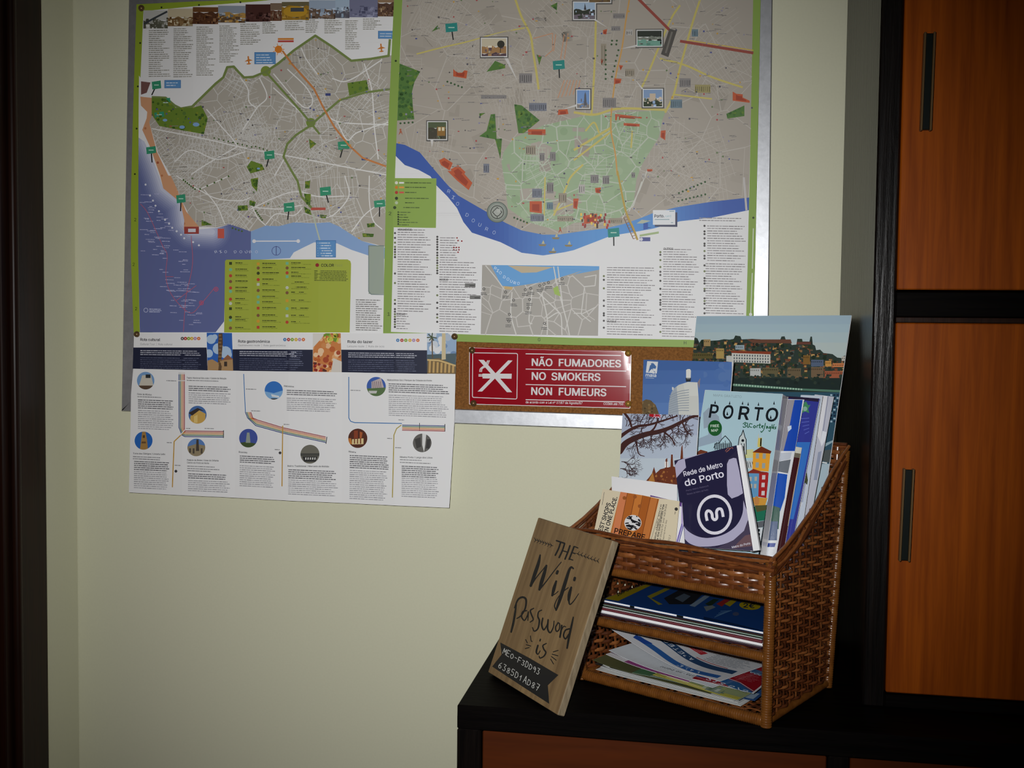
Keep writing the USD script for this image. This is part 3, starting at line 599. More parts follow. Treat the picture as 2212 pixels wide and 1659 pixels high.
# tiny drawn buildings
RED = (196, 92, 54)
for T, p in ((Cz, (655, 655, 690, 690, 740, 690, 760, 668, 790, 672, 778, 745, 655, 725)), (Cz, (520, 1515, 570, 1490, 650, 1540, 620, 1610, 540, 1560)), (Cz, (630, 1600, 700, 1560, 770, 1625, 740, 1670, 660, 1659)), (Ez, (600, 0, 740, 0, 770, 40, 835, 112, 800, 180, 690, 90)), (Dz, (1495, 870, 1530, 890, 1590, 895, 1590, 925, 1655, 955, 1655, 975, 1495, 955)), (Dz, (275, 290, 315, 280, 305, 330, 275, 325)), (Dz, (380, 745, 450, 750, 440, 790, 380, 800)), (Dz, (255, 560, 280, 570, 260, 620)), (Dz, (425, 620, 465, 625, 440, 670)), (Dz, (390, 1080, 640, 1110, 640, 1125, 410, 1105, 405, 1140, 390, 1140)), (Dz, (470, 1165, 620, 1175, 620, 1200, 470, 1190)), (Dz, (820, 1240, 865, 1235, 860, 1330, 815, 1300)), (Ez, (1375, 285, 1490, 285, 1490, 400, 1375, 385)), (Ez, (1785, 260, 1835, 260, 1820, 360, 1785, 350)), (Fz, (200, 160, 255, 155, 250, 210, 205, 205)), (Fz, (95, 420, 220, 400, 220, 480, 95, 500)), (Dz, (690, 1600, 740, 1600, 740, 1620, 690, 1620)), (Cz, (1645, 1040, 1730, 1035, 1740, 1080, 1640, 1090)), (Cz, (1360, 1225, 1525, 1225, 1525, 1280, 1360, 1275))):
    S.poly(T(*np.reshape(p, (-1, 2))), RED, S.lv); q = T(*np.reshape(p, (-1, 2))); c = q.mean(0); S.poly((q - c) * .6 + c + (0, 1.5), (164, 66, 40), S.lv + 1)
bd = [(140, 136, 134), (160, 150, 132), (126, 130, 142), (164, 154, 104), (112, 134, 146), (186, 182, 176)]
for T, x0, y0, x1, y1, c in ((Cz, 1265, 690, 1410, 800, 0), (Cz, 895, 900, 1180, 940, 0), (Cz, 1355, 970, 1550, 1060, 2), (Dz, 360, 130, 490, 185, 0), (Dz, 345, 250, 445, 300, 0), (Dz, 485, 280, 560, 345, 5), (Dz, 985, 740, 1110, 840, 0), (Dz, 1125, 800, 1300, 890, 3), (Dz, 900, 940, 1030, 1035, 4), (Dz, 1105, 280, 1175, 360, 4), (Dz, 475, 650, 580, 735, 1), (Cz, 1330, 1370, 1440, 1470, 1), (Cz, 1465, 1440, 1520, 1530, 0), (Cz, 1560, 1430, 1625, 1530, 0), (Cz, 935, 1540, 1000, 1640, 2), (Ez, 1390, 160, 1500, 260, 2), (Ez, 1530, 100, 1605, 220, 0), (Ez, 1640, 200, 1730, 310, 1), (Ez, 1530, 290, 1600, 370, 4), (Dz, 260, 920, 410, 1030, 0), (Dz, 250, 400, 310, 640, 1), (Fz, 150, 30, 240, 120, 0), (Fz, 40, 120, 110, 220, 5), (Fz, 265, 40, 340, 130, 0), (Fz, 540, 10, 580, 70, 0), (Fz, 640, 20, 670, 80, 5), (Ez, 1370, 400, 1520, 480, 2), (Ez, 1620, 420, 1800, 480, 1), (Fz, 320, 440, 470, 500, 1)):
    a = T((x0, y0), (x1, y1)); a = (a - a.mean(0)) * .84 + a.mean(0); S.rect(*a[0], *a[1], bd[c], S.lv); n = max(2, int((a[1][0] - a[0][0]) / 4))
    for k in range(n):
        xx = a[0][0] + (k + .3) * (a[1][0] - a[0][0]) / n; S.rect(xx, a[0][1] + 4, xx + 1.4, a[1][1] - rng.uniform(1, 5), np.array(bd[c]) * rng.uniform(.5, .85), S.lv + 1)
    S.poly([(a[0][0], a[0][1]), (a[0].mean(), a[0][1] - 4), (a[1][0], a[0][1])], np.array(bd[c]) * .7, S.lv)
for c in ((240, 200, 90), (180, 60, 50), (150, 60, 60), (90, 70, 60)):
    for _ in range(9):
        x, y = Fz((r5.uniform(60, 330), r5.uniform(395, 520)))[0]; S.rect(x, y, x + 4, y + 6, c, S.lv + 2)
for _ in range(200):
    x, y = r5.uniform(870, 1610), r5.uniform(0, 470)
    if topland.contains(Point(x, y)): S.para(x, y, x + r5.uniform(5, 20), y + .1, 3, (128, 124, 120), 1.4, slope=r5.uniform(-.1, .1), lv=S.lv)
S.geom(Polygon(np.vstack([rvU, rvD])).buffer(0).intersection(innR), (62, 96, 176)); 
rv = Polygon(np.vstack([rvU, rvD])).buffer(0).intersection(innR)
for x in np.arange(1060, 1560, 10):
    t = float(np.interp(x, [1060, 1190, 1300, 1420, 1560], [0, .75, 1, .8, 0])); S.geom(rv.intersection(sbox(x, 0, x + 10.05, 800)), np.array((62, 96, 176)) + t * np.array((36, 62, 44)), S.lv + 1)
for i, p in enumerate(((608, 185), (650, 242), (690, 302), (780, 407), (838, 460), (900, 500), (965, 540), (1035, 573))): q = Ez(p)[0]; S.text('RIODOURO'[i], q + (-3, 4), q + (3, 6), 7.5, (178, 192, 224), lv=S.lv + 4)
S.poly(Fz((590, 495), (640, 460), (725, 470), (650, 495)), (184, 190, 170), S.lv + 4)
S.poly(Fz((620, 600), (800, 570), (800, 590), (620, 620)), (170, 190, 140), S.lv)
for x, y in ((1495, 690), (1590, 755), (1740, 695), (1620, 625)): q = Ez((x, y))[0]; S.poly([q + (-9, 0), q + (9, 0), q + (6, 4), q + (-6, 4)], (146, 130, 90), S.lv + 4); S.poly([q + (-2, -1), q + (2, -9), q + (5, -1)], (196, 190, 150), S.lv + 4)
S.line(Fz((1600, 60), (1625, 370)), 4.5, (196, 192, 188), S.lv + 4)
for p in ((470, 440, 560, 640), (500, 430, 590, 630)): S.line(Fz(*np.reshape(p, (-1, 2))), 1.6, (120, 90, 70), S.lv + 6)
for k in range(9): t = k / 8; S.line(Fz((470 + 90 * t, 440 + 200 * t), (500 + 90 * t, 430 + 200 * t)), 1.2, (150, 110, 90), S.lv + 6)
q = Fz((620, 625), (720, 662)); S.rect(*q[0], *q[1], (84, 92, 150), S.lv + 5); S.disc(Fz((635, 644)), 3.5, (220, 220, 230), S.lv + 6)
for p in ((1660, 555), (160, 1245)):
    q = (Ez if p[0] > 900 else Cz)(p)[0]; S.disc(q - (0, 4), 2, (176, 96, 66), S.lv + 6); S.poly([q + (-1, -2), q + (2, -2), q + (5, 8), q + (1, 2), q + (-4, 8)], (176, 96, 66), S.lv + 6)
S.up(9)
def callout(T, x0, y0, x1, y1, bands, tail, seed):
    S.new('inset_photo'); a = T((x0, y0), (x1, y1))
    S.geom(sbox(a[0][0] - 2, a[0][1] - 2, a[1][0] + 2.5, a[1][1] + 2.5).intersection(innR), (90, 88, 84), S.lv)
    if tail: S.poly(T(*np.reshape(tail, (-1, 2))), (214, 212, 208), S.lv + 1)
    S.geom(sbox(*a[0], *a[1]).intersection(innR), (226, 226, 224), S.lv + 2); k = S.lv; S.lv += 3
    picture(S, a[0][0] + 2, max(a[0][1] + 2, -14), a[1][0] - 2, a[1][1] - 2, bands, seed, 14); S.lv = k
callout(Cz, 915, 362, 1165, 545, ((.45, (206, 196, 170)), (.85, (168, 128, 82)), (1, (86, 66, 74))), (1130, 540, 1165, 540, 1262, 772), 1)
S.disc(Cz((1105, 425)), 8, (52, 50, 40), S.lv + 9); S.line(Cz((1103, 430), (1100, 505)), 1.4, (52, 50, 40), S.lv + 9)
callout(Cz, 410, 1148, 598, 1325, ((.35, (84, 96, 66)), (1, (70, 66, 50))), (440, 1320, 470, 1320, 457, 1392), 2)
S.rect(*Cz((505, 1200))[0], *Cz((580, 1285))[0], (150, 110, 50), S.lv + 9); [S.rect(*Cz((515 + 34 * k, 1205))[0], *Cz((538 + 34 * k, 1238))[0], (226, 216, 180), S.lv + 10) for k in range(2)]
callout(Dz, -8, 20, 208, 195, ((.45, (172, 196, 220)), (.75, (50, 56, 44)), (1, (120, 110, 120))), (190, 195, 210, 190, 320, 268), 3); S.poly(Dz((95, 100), (105, 35), (118, 100)), (60, 60, 66), S.lv + 9)
callout(Dz, 590, 290, 835, 450, ((.4, (44, 50, 40)), (.6, (130, 136, 124)), (1, (118, 168, 150))), (590, 430, 590, 448, 440, 468), 4)
callout(Dz, 22, 848, 155, 1032, ((.75, (118, 156, 210)), (1, (140, 134, 130))), (22, 990, 22, 1010, -110, 1040), 5); S.poly(Dz((95, 1000), (100, 900), (108, 870), (116, 900), (122, 1000)), (92, 96, 106), S.lv + 9)
callout(Dz, 648, 845, 840, 1020, ((.5, (134, 160, 196)), (.7, (198, 180, 160)), (1, (48, 62, 36))), (640, 850, 655, 845, 572, 750), 6); S.rect(*Dz((715, 890))[0], *Dz((770, 950))[0], (206, 188, 166), S.lv + 9)
callout(Dz, 135, -60, 352, 36, ((.5, (70, 50, 44)), (1, (120, 96, 60))), None, 7)
S.up(11)
for T, q, post in ((Cz, (580, 225, 690, 305), (655, 382)), (Cz, (1592, 578, 1700, 660), (1656, 742)), (Fz, (318, 540, 425, 622), (377, 705))): road_sign(S, T(*np.reshape(quad(*q, 6), (-1, 2))), T(post), (38, 140, 132))
S.on('heritage_badge')
c = Ez((1070, 388))[0]
for r_, cc, o in ((22.6, (84, 96, 86), 0), (21.5, (128, 138, 128), 0), (19, (146, 154, 144), 1), (16, (162, 168, 158), 1.4)): S.disc(c + (0, -o), r_, cc, S.lv); S.up()
S.ring(c, 14.5, 1.5, (50, 52, 48)); S.line([c + (0, 10), c + (0, 14)], 1.4, (50, 52, 48)); dm = c + np.array([(0, -11), (11, 0), (4, 8), (0, 10), (-4, 8), (-11, 0)]); S.poly(dm, (50, 52, 48)); S.poly((dm - c) * .82 + c, (176, 180, 172), S.lv + 1); S.disc(c + (3, -3), 4, (188, 190, 182), S.lv + 2)
S.on('printed_card')
q = Fz((745, 370), (955, 508)); S.poly([q[0] + (4, 4), (q[1][0] + 4.5, q[0][1] + 5), q[1] + 4.5, (q[0][0] + 4, q[1][1] + 4)], (70, 74, 100)); S.rect(*q[0], *q[1], (232, 234, 236), S.lv + 1)
S.text('Porto.', Fz((760, 440)), Fz((852, 437)), 6.4, (34, 40, 60), True, lv=S.lv + 2); S.text('card', Fz((862, 437)), Fz((915, 435)), 5, (150, 196, 206), lv=S.lv + 2)
for y, x0, x1 in ((382, 900, 945), (458, 762, 900), (488, 915, 935)): S.line(Fz((x0, y), (x1, y)), 1.4, (130, 160, 170), S.lv + 2)
S.on('legend_panel')
lg = Ez((100, 68), (497, 70), (492, 536), (86, 530)); S.poly(lg, (146, 176, 82)); S.up()
for x, y, w, c in ((122, 112, 300, (226, 228, 210)), (122, 155, 200, (214, 130, 40)), (122, 203, 110, (186, 60, 50)), (122, 258, 240, (50, 60, 40)), (122, 300, 90, (190, 206, 170)), (105, 345, 170, (60, 80, 44))):
    S.disc(Ez((x, y)), 3.4, c); a = Ez((x + 25, y - 8), (x + 70, y + 8))
    if y < 220: S.rect(*a[0], *a[1], np.clip(np.array(c) + 30, 0, 235))
    a = Ez((x + 80, y - 5), (x + 80 + w, y)); S.para(*a[0], a[1][0], a[0][1] + .2, 4, (84, 106, 50), 2, slope=.01)
a = Ez((130, 385), (330, 510)); S.para(*a[0], *a[1], 5.4, (86, 110, 52), 1.9, slope=.01, ragged=.6); [S.disc(Ez((138, 388 + 22 * k)), 1.8, (50, 66, 36)) for k in range(6)]
S.on('inset_map')
ins_ = Polygon(np.vstack([Ez((928, 885), (1877, 893)), Fz((240, 897), (228, 1552)), Ez((915, 1535))])); S.geom(ins_, (172, 168, 160)); S.up()
S.geom(Polygon(np.vstack([Ez((1010, 886), (1877, 893)), Fz((240, 897), (238, 930), (0, 975)), Ez((1877, 935), (1600, 1020), (1540, 1040), (1210, 1090), (1110, 1080), (1060, 980))])), (104, 166, 222)); S.poly(Ez((1170, 890), (1600, 905), (1440, 955), (1300, 960)), (196, 180, 150), S.lv + 1); S.poly(Ez((1120, 1085), (1215, 1090), (1210, 1120), (1140, 1110)), (206, 176, 120), S.lv + 1)
streets(S, ins_.difference(Polygon(np.vstack([Ez((1000, 880), (1900, 880), (1877, 960), (1210, 1100), (1100, 1090))]))), 48, 1.8, (204, 200, 194), 31, S.lv)
for p in ((960, 890, 1060, 1010, 1140, 1120), (1210, 1140, 1200, 1350, 1250, 1545), (1400, 1120, 1370, 1400, 1400, 1440), (1490, 1150, 1540, 1390, 1540, 1550), (1600, 900, 1640, 1100, 1720, 1400, 1750, 1550), (1640, 900, 1690, 1300), (1540, 1390, 1660, 1340, 1680, 1550), (1440, 1130, 1620, 1300, 1660, 1340)): S.line(Ez(*np.reshape(p, (-1, 2))), 2.4, (214, 212, 206), S.lv + 1, smooth=True)
for p in ((100, 1100, 70, 1350), (90, 1090, 200, 1080, 210, 980, 100, 1000), (70, 1350, 210, 1280), (70, 1350, 160, 1420), (70, 1340, 0, 1340)): S.line(Fz(*np.reshape(p, (-1, 2))), 2.2, (210, 208, 202), S.lv + 1)
S.poly(Ez((1595, 1105), (1640, 1080), (1665, 1180), (1610, 1160)), (160, 190, 90), S.lv + 2)
for x, y in ((945, 1110), (1150, 1140), (1335, 1118), (1385, 1105), (1470, 1080), (1510, 1065), (1552, 1050), (1225, 1215), (1375, 1210), (1362, 1290), (1185, 1350), (1180, 1412), (1515, 1435), (1680, 1015)): S.ring(Ez((x, y)), 3, 1.2, (60, 60, 60), S.lv + 2); q = Ez((x - 30, y + 35))[0]; S.para(*q, q[0] + 15, q[1] + 4, 3.4, (80, 80, 80), 1.4, lv=S.lv + 2)
for i, p in enumerate(((1050, 912), (1072, 935), (1096, 955), (1135, 995), (1168, 1015), (1200, 1035), (1232, 1050), (1266, 1055))): q = Ez(p)[0]; S.text('RIODOURO'[i], q + (-2.5, 3), q + (2.5, 4.5), 6, (232, 240, 248), lv=S.lv + 2)
S.on('index_text')
for T, x0, y0, x1, y1 in ((Ez, 132, 550, 455, 1320), (Ez, 122, 1340, 250, 1490), (Ez, 530, 625, 700, 850), (Ez, 525, 855, 890, 1518), (Fz, 312, 905, 775, 1540), (Fz, 842, 735, 1180, 1095), (Fz, 830, 1110, 1160, 1568), (Fz, 1255, 515, 1640, 860), (Fz, 1240, 870, 1620, 1350), (Fz, 1180, 440, 1600, 478)):
    a = T((x0, y0), (x1, y1)); S.para(*a[0], *a[1], 5.3, (150, 146, 148), 1.8, ragged=.35)
for T, x, ys in ((Ez, 108, list(range(585, 700, 45)) + list(range(715, 820, 24)) + [965, 1055, 1215, 1250] + list(range(1300, 1490, 24))), (Ez, 505, list(range(620, 760, 24)) + list(range(770, 975, 24)) + [1090, 1170, 1240, 1290, 1350, 1380, 1420]), (Fz, 283, (990, 1025, 1105, 1220, 1270, 1340, 1360, 1410, 1475)), (Fz, 815, (765, 790, 840, 905, 950, 980, 1035, 1110, 1165, 1215, 1240, 1260, 1305, 1445, 1515)), (Fz, 1230, (518, 570, 595, 635, 685, 705, 755, 800, 825, 890, 945, 1010, 1035, 1060, 1110, 1130, 1200, 1225, 1250, 1295, 1340))):
    for y in ys: S.disc(T((x, y)), 2.3, [(70, 68, 66), (70, 68, 66), (120, 130, 90), (92, 88, 88)][rng.randrange(4)])
for p in ((690, 630), (700, 655), (735, 660), (660, 720), (685, 720), (708, 720), (660, 742), (685, 745), (708, 742), (700, 765)): S.disc(Ez(p), 1.7, (150, 50, 50))
for p in (((765, 1058), (865, 1092)), ((812, 1172), (914, 1206))): a = Ez(*p); S.rect(*a[0], *a[1], (120, 120, 118), S.lv + 1); S.rect(a[0][0] + 10, a[0][1] + 4, a[1][0] - 2, a[1][1] - 2, (60, 60, 60), S.lv + 2)
for T, x, y, t, w in ((Ez, 135, 560, 'MONUMENTOS', 130), (Ez, 122, 1356, 'IGREJAS', 80), (Fz, 845, 742, 'OUTROS', 90), (Fz, 312, 1425, 'MUSEUS', 90), (Ez, 525, 1032, 'MUSEUS', 80)): S.text(t, T((x, y)), T((x + w, y + 2)), 4.4, (74, 72, 72), True, lv=S.lv + 1)
S.done()

# ---------------------------------------------------------------- unfolded leaflet below the left map
G, H = zoomed((250, 690), 3.95), zoomed((620, 690), 3.95)
lf = thing('route_leaflet', 'white unfolded leaflet of three walking routes hanging below the maps', 'leaflet', on_plane((640, 800), (0, -.022, 0), (0, 1, 0))[0])
CRS = (396, 510, 625, 740, 855)
def bendS(x, y): return np.interp(x, [280, 396, 510, 625, 740, 855, 990], [.001, .0032, .0008, .0034, .0008, .003, .0012]) + np.interp(y, [700, 800, 905, 1100], [.0005, .001, .0005, .004])
S = wall_sheet(lf, -.0265, bendS, (CRS, (800, 905)))
S.sheet([(290.5, 717.8), (640, 720), (987, 720), (984.6, 807), (982, 915), (972, 1096), (640, 1081), (281, 1063), (284, 852), (289, 796)], PAPER)
NAVY = (26, 32, 58)
for T0, p in ((G, ((155, 240), (782, 240), (790, 434), (150, 420))),): S.new('header_band'); S.poly(T0(*p), NAVY)
S.new('header_band'); S.poly(np.vstack([G((1000, 255)), H((225, 258), (225, 446)), G((1005, 437))]), NAVY); S.new('header_band'); S.poly(H((465, 258), (1200, 263), (1200, 464), (470, 450)), NAVY); S.up()
for T0, x0, y0, x1 in ((G, 215, 262, 735), (G, 1060, 270, 1580), (H, 525, 282, 1125)):
    S.new('header_text'); a, b = T0((x0, y0), (x1, y0)); S.para(*a, b[0], a[1] + 9.5, 4.2, (176, 178, 190), 1.9, slope=.012, ragged=.1); S.para(a[0], a[1] + 15.5, b[0], a[1] + 38, 4.4, (86, 92, 118), 1.6, slope=.012, ragged=.1)
S.para(*H((0, 268))[0], H((150, 0))[0][0], H((0, 400))[0][1], 4.3, (100, 106, 130), 1.7, slope=.012)
S.on('route_titles')
for T0, t, x, y, x1 in ((G, 'Rota cultural', 215, 182, 385), (G, 'Rota gastronómica', 1048, 197, 1320), (H, 'Rota do lazer', 520, 200, 735)): S.text(t, T0((x, y)), T0((x1, y + 2)), 5.6, (58, 58, 62), True)
for T0, t, x, y, x1 in ((G, 'Cultural Tour  |  Ruta cultural', 215, 218, 490), (G, 'Gastronomic route  |  Ruta gastronómica', 1048, 228, 1455), (H, 'Leisure route  |  Ruta de ocio', 518, 236, 835)): S.text(t, T0((x, y)), T0((x1, y + 2)), 3.9, (140, 140, 142))
S.on('line_symbols')
dots = [(70, 130, 190), (184, 48, 48), (130, 170, 50), (222, 180, 50), (176, 140, 190), (222, 110, 50)]
for T0, xs_, y in ((G, (577, 603, 630, 657, 685, 715), 163), (G, (1450, 1482, 1513, 1545, 1575, 1607), 172), (H, (950, 985, 1018, 1053, 1085, 1120), 178)):
    for k, x in enumerate(xs_): S.disc(T0((x, y)), 3.6, (90, 90, 92) if (k == 0 and x == 577) else dots[k]); S.disc(T0((x, y)), 1.3, (222, 214, 200), S.lv + 1)
S.on('tower_photo')
q = Polygon(G((782, 113), (995, 116), (1006, 438), (790, 433)))
S.geom(q, (44, 100, 186)); S.up()
for c, r in (((820, 170), 10), ((880, 250), 12), ((800, 290), 9), ((940, 280), 13), ((960, 300), 9), ((850, 150), 6)): S.geom(Point(*G(c)[0]).buffer(r, 4).intersection(q), (176, 200, 226))
S.poly(G((885, 120), (915, 118), (918, 200), (910, 300), (905, 400), (875, 400), (880, 300), (878, 200)), (92, 66, 44), S.lv + 1)
for k in range(9): S.rect(*G((880 + 8 * (k % 2), 130 + 30 * k))[0], *G((905 + 6 * (k % 2), 145 + 30 * k))[0], (136, 104, 66), S.lv + 2)
S.geom(Polygon(G((790, 350), (830, 340), (880, 370), (905, 350), (1005, 335), (1010, 440), (790, 440))).intersection(q), (176, 140, 96), S.lv + 1)
S.geom(Polygon(G((890, 350), (910, 400), (905, 440), (880, 440))).intersection(q), (96, 72, 48), S.lv + 3); S.rect(*G((930, 360))[0], *G((955, 400))[0], (60, 48, 40), S.lv + 3); S.geom(Polygon(G((910, 350), (960, 300), (1006, 340))).intersection(q), (150, 96, 66), S.lv + 2)
S.on('food_photo')
q = Polygon(H((330, 118), (460, 118), (470, 450), (225, 446), (228, 240), (300, 160))); S.poly(H((225, 118), (462, 118), (470, 450), (225, 446)), (222, 218, 210)); S.up()
S.geom(q, (206, 128, 66), S.lv)
blobs(S, q, 46, 2.5, 7, [(226, 166, 110), (190, 96, 40), (236, 200, 160), (170, 70, 34), (210, 140, 80), (232, 186, 140)], 71, S.lv + 1)
blobs(S, Polygon(H((310, 118), (450, 118), (440, 190), (340, 215))), 26, 2, 5, [(206, 196, 70), (150, 176, 50), (110, 150, 40), (226, 210, 100)], 72, S.lv + 2)
blobs(S, Polygon(H((228, 360), (380, 400), (370, 446), (228, 446))), 22, 1.5, 4, [(140, 30, 24), (196, 60, 40), (90, 40, 30), (206, 140, 110)], 73, S.lv + 2)
S.geom(Polygon(H((400, 330), (470, 360), (470, 450), (380, 448))), (216, 210, 200), S.lv + 3)
S.on('terrace_photo')
q = Polygon(H((1198, 118), (1450, 118), (1442, 465), (1200, 462))); S.geom(q, (150, 176, 206)); S.up()
blobs(S, q, 26, 4, 9, [(206, 214, 222), (176, 190, 206), (226, 228, 230), (110, 140, 180)], 74)
S.geom(Polygon(H((1200, 300), (1445, 290), (1442, 465), (1200, 462))), (70, 90, 96), S.lv + 1); S.poly(H((1205, 340), (1300, 330), (1440, 390), (1442, 465), (1200, 462)), (120, 96, 56), S.lv + 2)
S.poly(H((1325, 118), (1355, 118), (1358, 340), (1322, 345)), (206, 190, 150), S.lv + 3); S.line(H((1240, 150), (1245, 330)), 2.6, (96, 76, 50), S.lv + 3)
for k in range(6): a = k * .9 + .3; S.line([H((1240, 150))[0], H((1240, 150))[0] + 11 * np.array([math.cos(a), .8 * math.sin(a)])], 2.2, (60, 76, 44), S.lv + 3)
for k in range(7): S.poly(H((1215 + 33 * k, 352 + 6 * k), (1232 + 33 * k, 352 + 6 * k), (1228 + 33 * k, 455), (1212 + 33 * k, 455)), (196, 160, 96), S.lv + 4)
S.line(H((1200, 345), (1300, 350), (1442, 395)), 3.6, (206, 176, 116), S.lv + 5)
def round_photo(T0, c, r, base, bits, seed):
    S.new('round_photo'); p = Point(*T0(c)[0]).buffer(r / 3.95, 10); S.geom(p, base)
    x0, y0, x1, y1 = p.bounds
    for k, (poly, col) in enumerate(bits): S.geom(Polygon([(x0 + u * (x1 - x0), y0 + v * (y1 - y0)) for u, v in poly]).intersection(p), col, S.lv + 1 + k)
    return p
SKY = (60, 116, 190)
round_photo(G, (262, 522), 75, (120, 160, 206), [([(.3, .2), (.8, .15), (.95, .8), (.1, .85)], (206, 200, 186)), ([(.5, .15), (.78, .15), (.78, .35), (.5, .35)], (40, 46, 50)), ([(0, .78), (1, .78), (1, 1), (0, 1)], (90, 70, 54))], 1)
round_photo(G, (705, 812), 76, (70, 110, 170), [([(.1, .6), (.5, .2), (.95, .45), (.9, 1), (.1, 1)], (206, 166, 84)), ([(0, .4), (.5, .12), (.9, .3), (.6, .25), (.2, .55)], (54, 44, 40)), ([(.3, .6), (.5, .5), (.5, .95), (.3, .95)], (226, 196, 120))], 2)
round_photo(G, (245, 1033), 77, (36, 104, 190), [([(.42, 0), (.6, 0), (.7, .5), (.75, 1), (.3, 1), (.36, .5)], (170, 130, 70)), ([(.45, .2), (.57, .2), (.57, .35), (.45, .35)], (90, 66, 40)), ([(.4, .55), (.62, .55), (.64, .65), (.38, .65)], (110, 80, 46))], 3)
round_photo(G, (697, 1090), 75, (90, 130, 190), [([(0, .45), (.5, .3), (1, .4), (1, 1), (0, 1)], (150, 136, 106)), ([(.5, .05), (.62, .05), (.66, .7), (.48, .7)], (70, 62, 54)), ([(.1, .55), (.2, .55), (.2, .8), (.1, .8)], (80, 72, 60)), ([(.3, .55), (.4, .55), (.4, .85), (.3, .85)], (80, 72, 60)), ([(.75, .55), (.85, .55), (.85, .85), (.75, .85)], (80, 72, 60))], 4)
round_photo(G, (1355, 605), 78, (50, 116, 196), [([(0, .55), (.5, .65), (1, .5), (1, 1), (0, 1)], (130, 176, 220)), ([(.35, .7), (.8, .8), (.8, .9), (.4, .85)], (220, 226, 230)), ([(.35, .93), (.7, .93), (.7, 1), (.35, 1)], (60, 60, 60))], 5)
round_photo(G, (1137, 1012), 79, (66, 84, 160), [([(0, .75), (.4, .7), (1, .8), (1, 1), (0, 1)], (66, 84, 44)), ([(.42, .2), (.56, .2), (.62, .75), (.36, .75)], (150, 160, 150))], 6)
round_photo(H, (766, 572), 82, (58, 96, 176), [([(.25, .25), (.75, .05), (.9, .55), (.25, .6)], (190, 176, 176)), ([(0, .6), (1, .55), (1, 1), (0, 1)], (88, 116, 70)), ([(.1, .72), (.55, .72), (.5, .86), (.15, .86)], (200, 200, 196))] + [([(.3 + .1 * k, .24), (.33 + .1 * k, .23), (.36 + .1 * k, .58), (.33 + .1 * k, .58)], (130, 110, 116)) for k in range(5)], 7)
round_photo(H, (203, 1148), 80, (110, 108, 96), [([(0, .45), (1, .45), (1, .6), (0, .6)], (70, 70, 64)), ([(.1, .62), (.9, .62), (.8, .9), (.2, .9)], (40, 40, 40))] + [([(.25 + .12 * k, .68), (.32 + .12 * k, .66), (.32 + .12 * k, .78), (.25 + .12 * k, .8)], (206, 206, 200)) for k in range(5)], 8)
round_photo(H, (608, 1013), 82, (84, 36, 16), [([(.2, .55), (.8, .5), (.8, .8), (.2, .82)], (226, 206, 150)), ([(0, .5), (.15, .5), (.2, .8), (0, .8)], (196, 120, 50)), ([(.3, .1), (.5, .1), (.5, .5), (.3, .5)], (140, 60, 26)), ([(.6, .15), (.75, .2), (.7, .5), (.6, .5)], (176, 90, 40))] + [([(.3 + .16 * k, .5), (.36 + .16 * k, .5), (.36 + .16 * k, .78), (.3 + .16 * k, .78)], (120, 60, 30)) for k in range(3)], 9)
round_photo(H, (1158, 1052), 79, (96, 94, 90), [([(.5, 0), (.72, 0), (.66, .6), (.6, 1), (.5, .6)], (222, 222, 220)), ([(.1, .3), (.4, .2), (.45, .7), (.2, .8)], (56, 54, 52)), ([(.75, .3), (.95, .3), (.9, .8), (.7, .8)], (46, 44, 44))], 10)
S.on('route_lines')
bandc = [(46, 70, 130), (60, 110, 80), (206, 150, 60), (206, 110, 60), (160, 60, 60)]
OR = (196, 150, 60)
for k, c in enumerate(bandc):
    o = k * 11.5; S.on('cultural_route_lines'); S.line(G((549 + o, 455), (549 + o, 920), (575 + o * .5, 985 - o * .6), (600, 998 - o * 1.05), (925, 1003 - o * 1.05)), 1.7, c)
    S.on('food_route_lines'); S.line(np.vstack([G((1110 + o, 790), (1130 + o * .95, 840), (1200 + o * .4, 905 - o), (1432, 968 - o)), H((335, 1048 - o))]), 1.7, c)
    S.on('leisure_route_lines'); S.line(H((985, 900 + o * .95), (1350, 908 + o * .95)), 1.7, c)
S.on('cultural_route_lines'); S.line(G((545, 462), (598, 462)), 2.5, W_, S.lv + 1); S.line(G((545, 522), (598, 522)), 1.8, W_, S.lv + 1)
S.line(G((590, 962), (508, 1040), (497, 1428)), 2.2, OR, S.lv + 1); S.line(G((560, 985), (600, 940)), 2.2, W_, S.lv + 1)
S.on('food_route_lines'); S.line(G((1432, 905), (1430, 1420)), 2.2, OR, S.lv + 1); S.line(G((1096, 465), (1110, 790)), 1.6, (66, 120, 180)); S.on('leisure_route_lines'); S.line(H((530, 490), (530, 840), (545, 868), (580, 880), (985, 886)), 1.8, (66, 120, 180)); S.line(H((980, 900), (940, 930), (918, 985), (908, 1515)), 2.1, (178, 160, 80))
for p in (((925, 945), (925, 1010)),): S.line(G(*p), 1.6, (60, 60, 60))
S.line(H((345, 1000), (337, 1060)), 1.6, (60, 60, 60)); S.line(H((1135, 882), (1135, 945)), 1.2, (60, 60, 60)); S.line(H((1350, 892), (1350, 955)), 1.6, (60, 60, 60)); S.line(H((985, 890), (985, 945)), 1.6, W_, S.lv + 1)
S.disc(G((526, 1292)), 3, (60, 60, 64)); S.disc(G((1411, 1136)), 3, (60, 60, 64))
S.on('body_text')
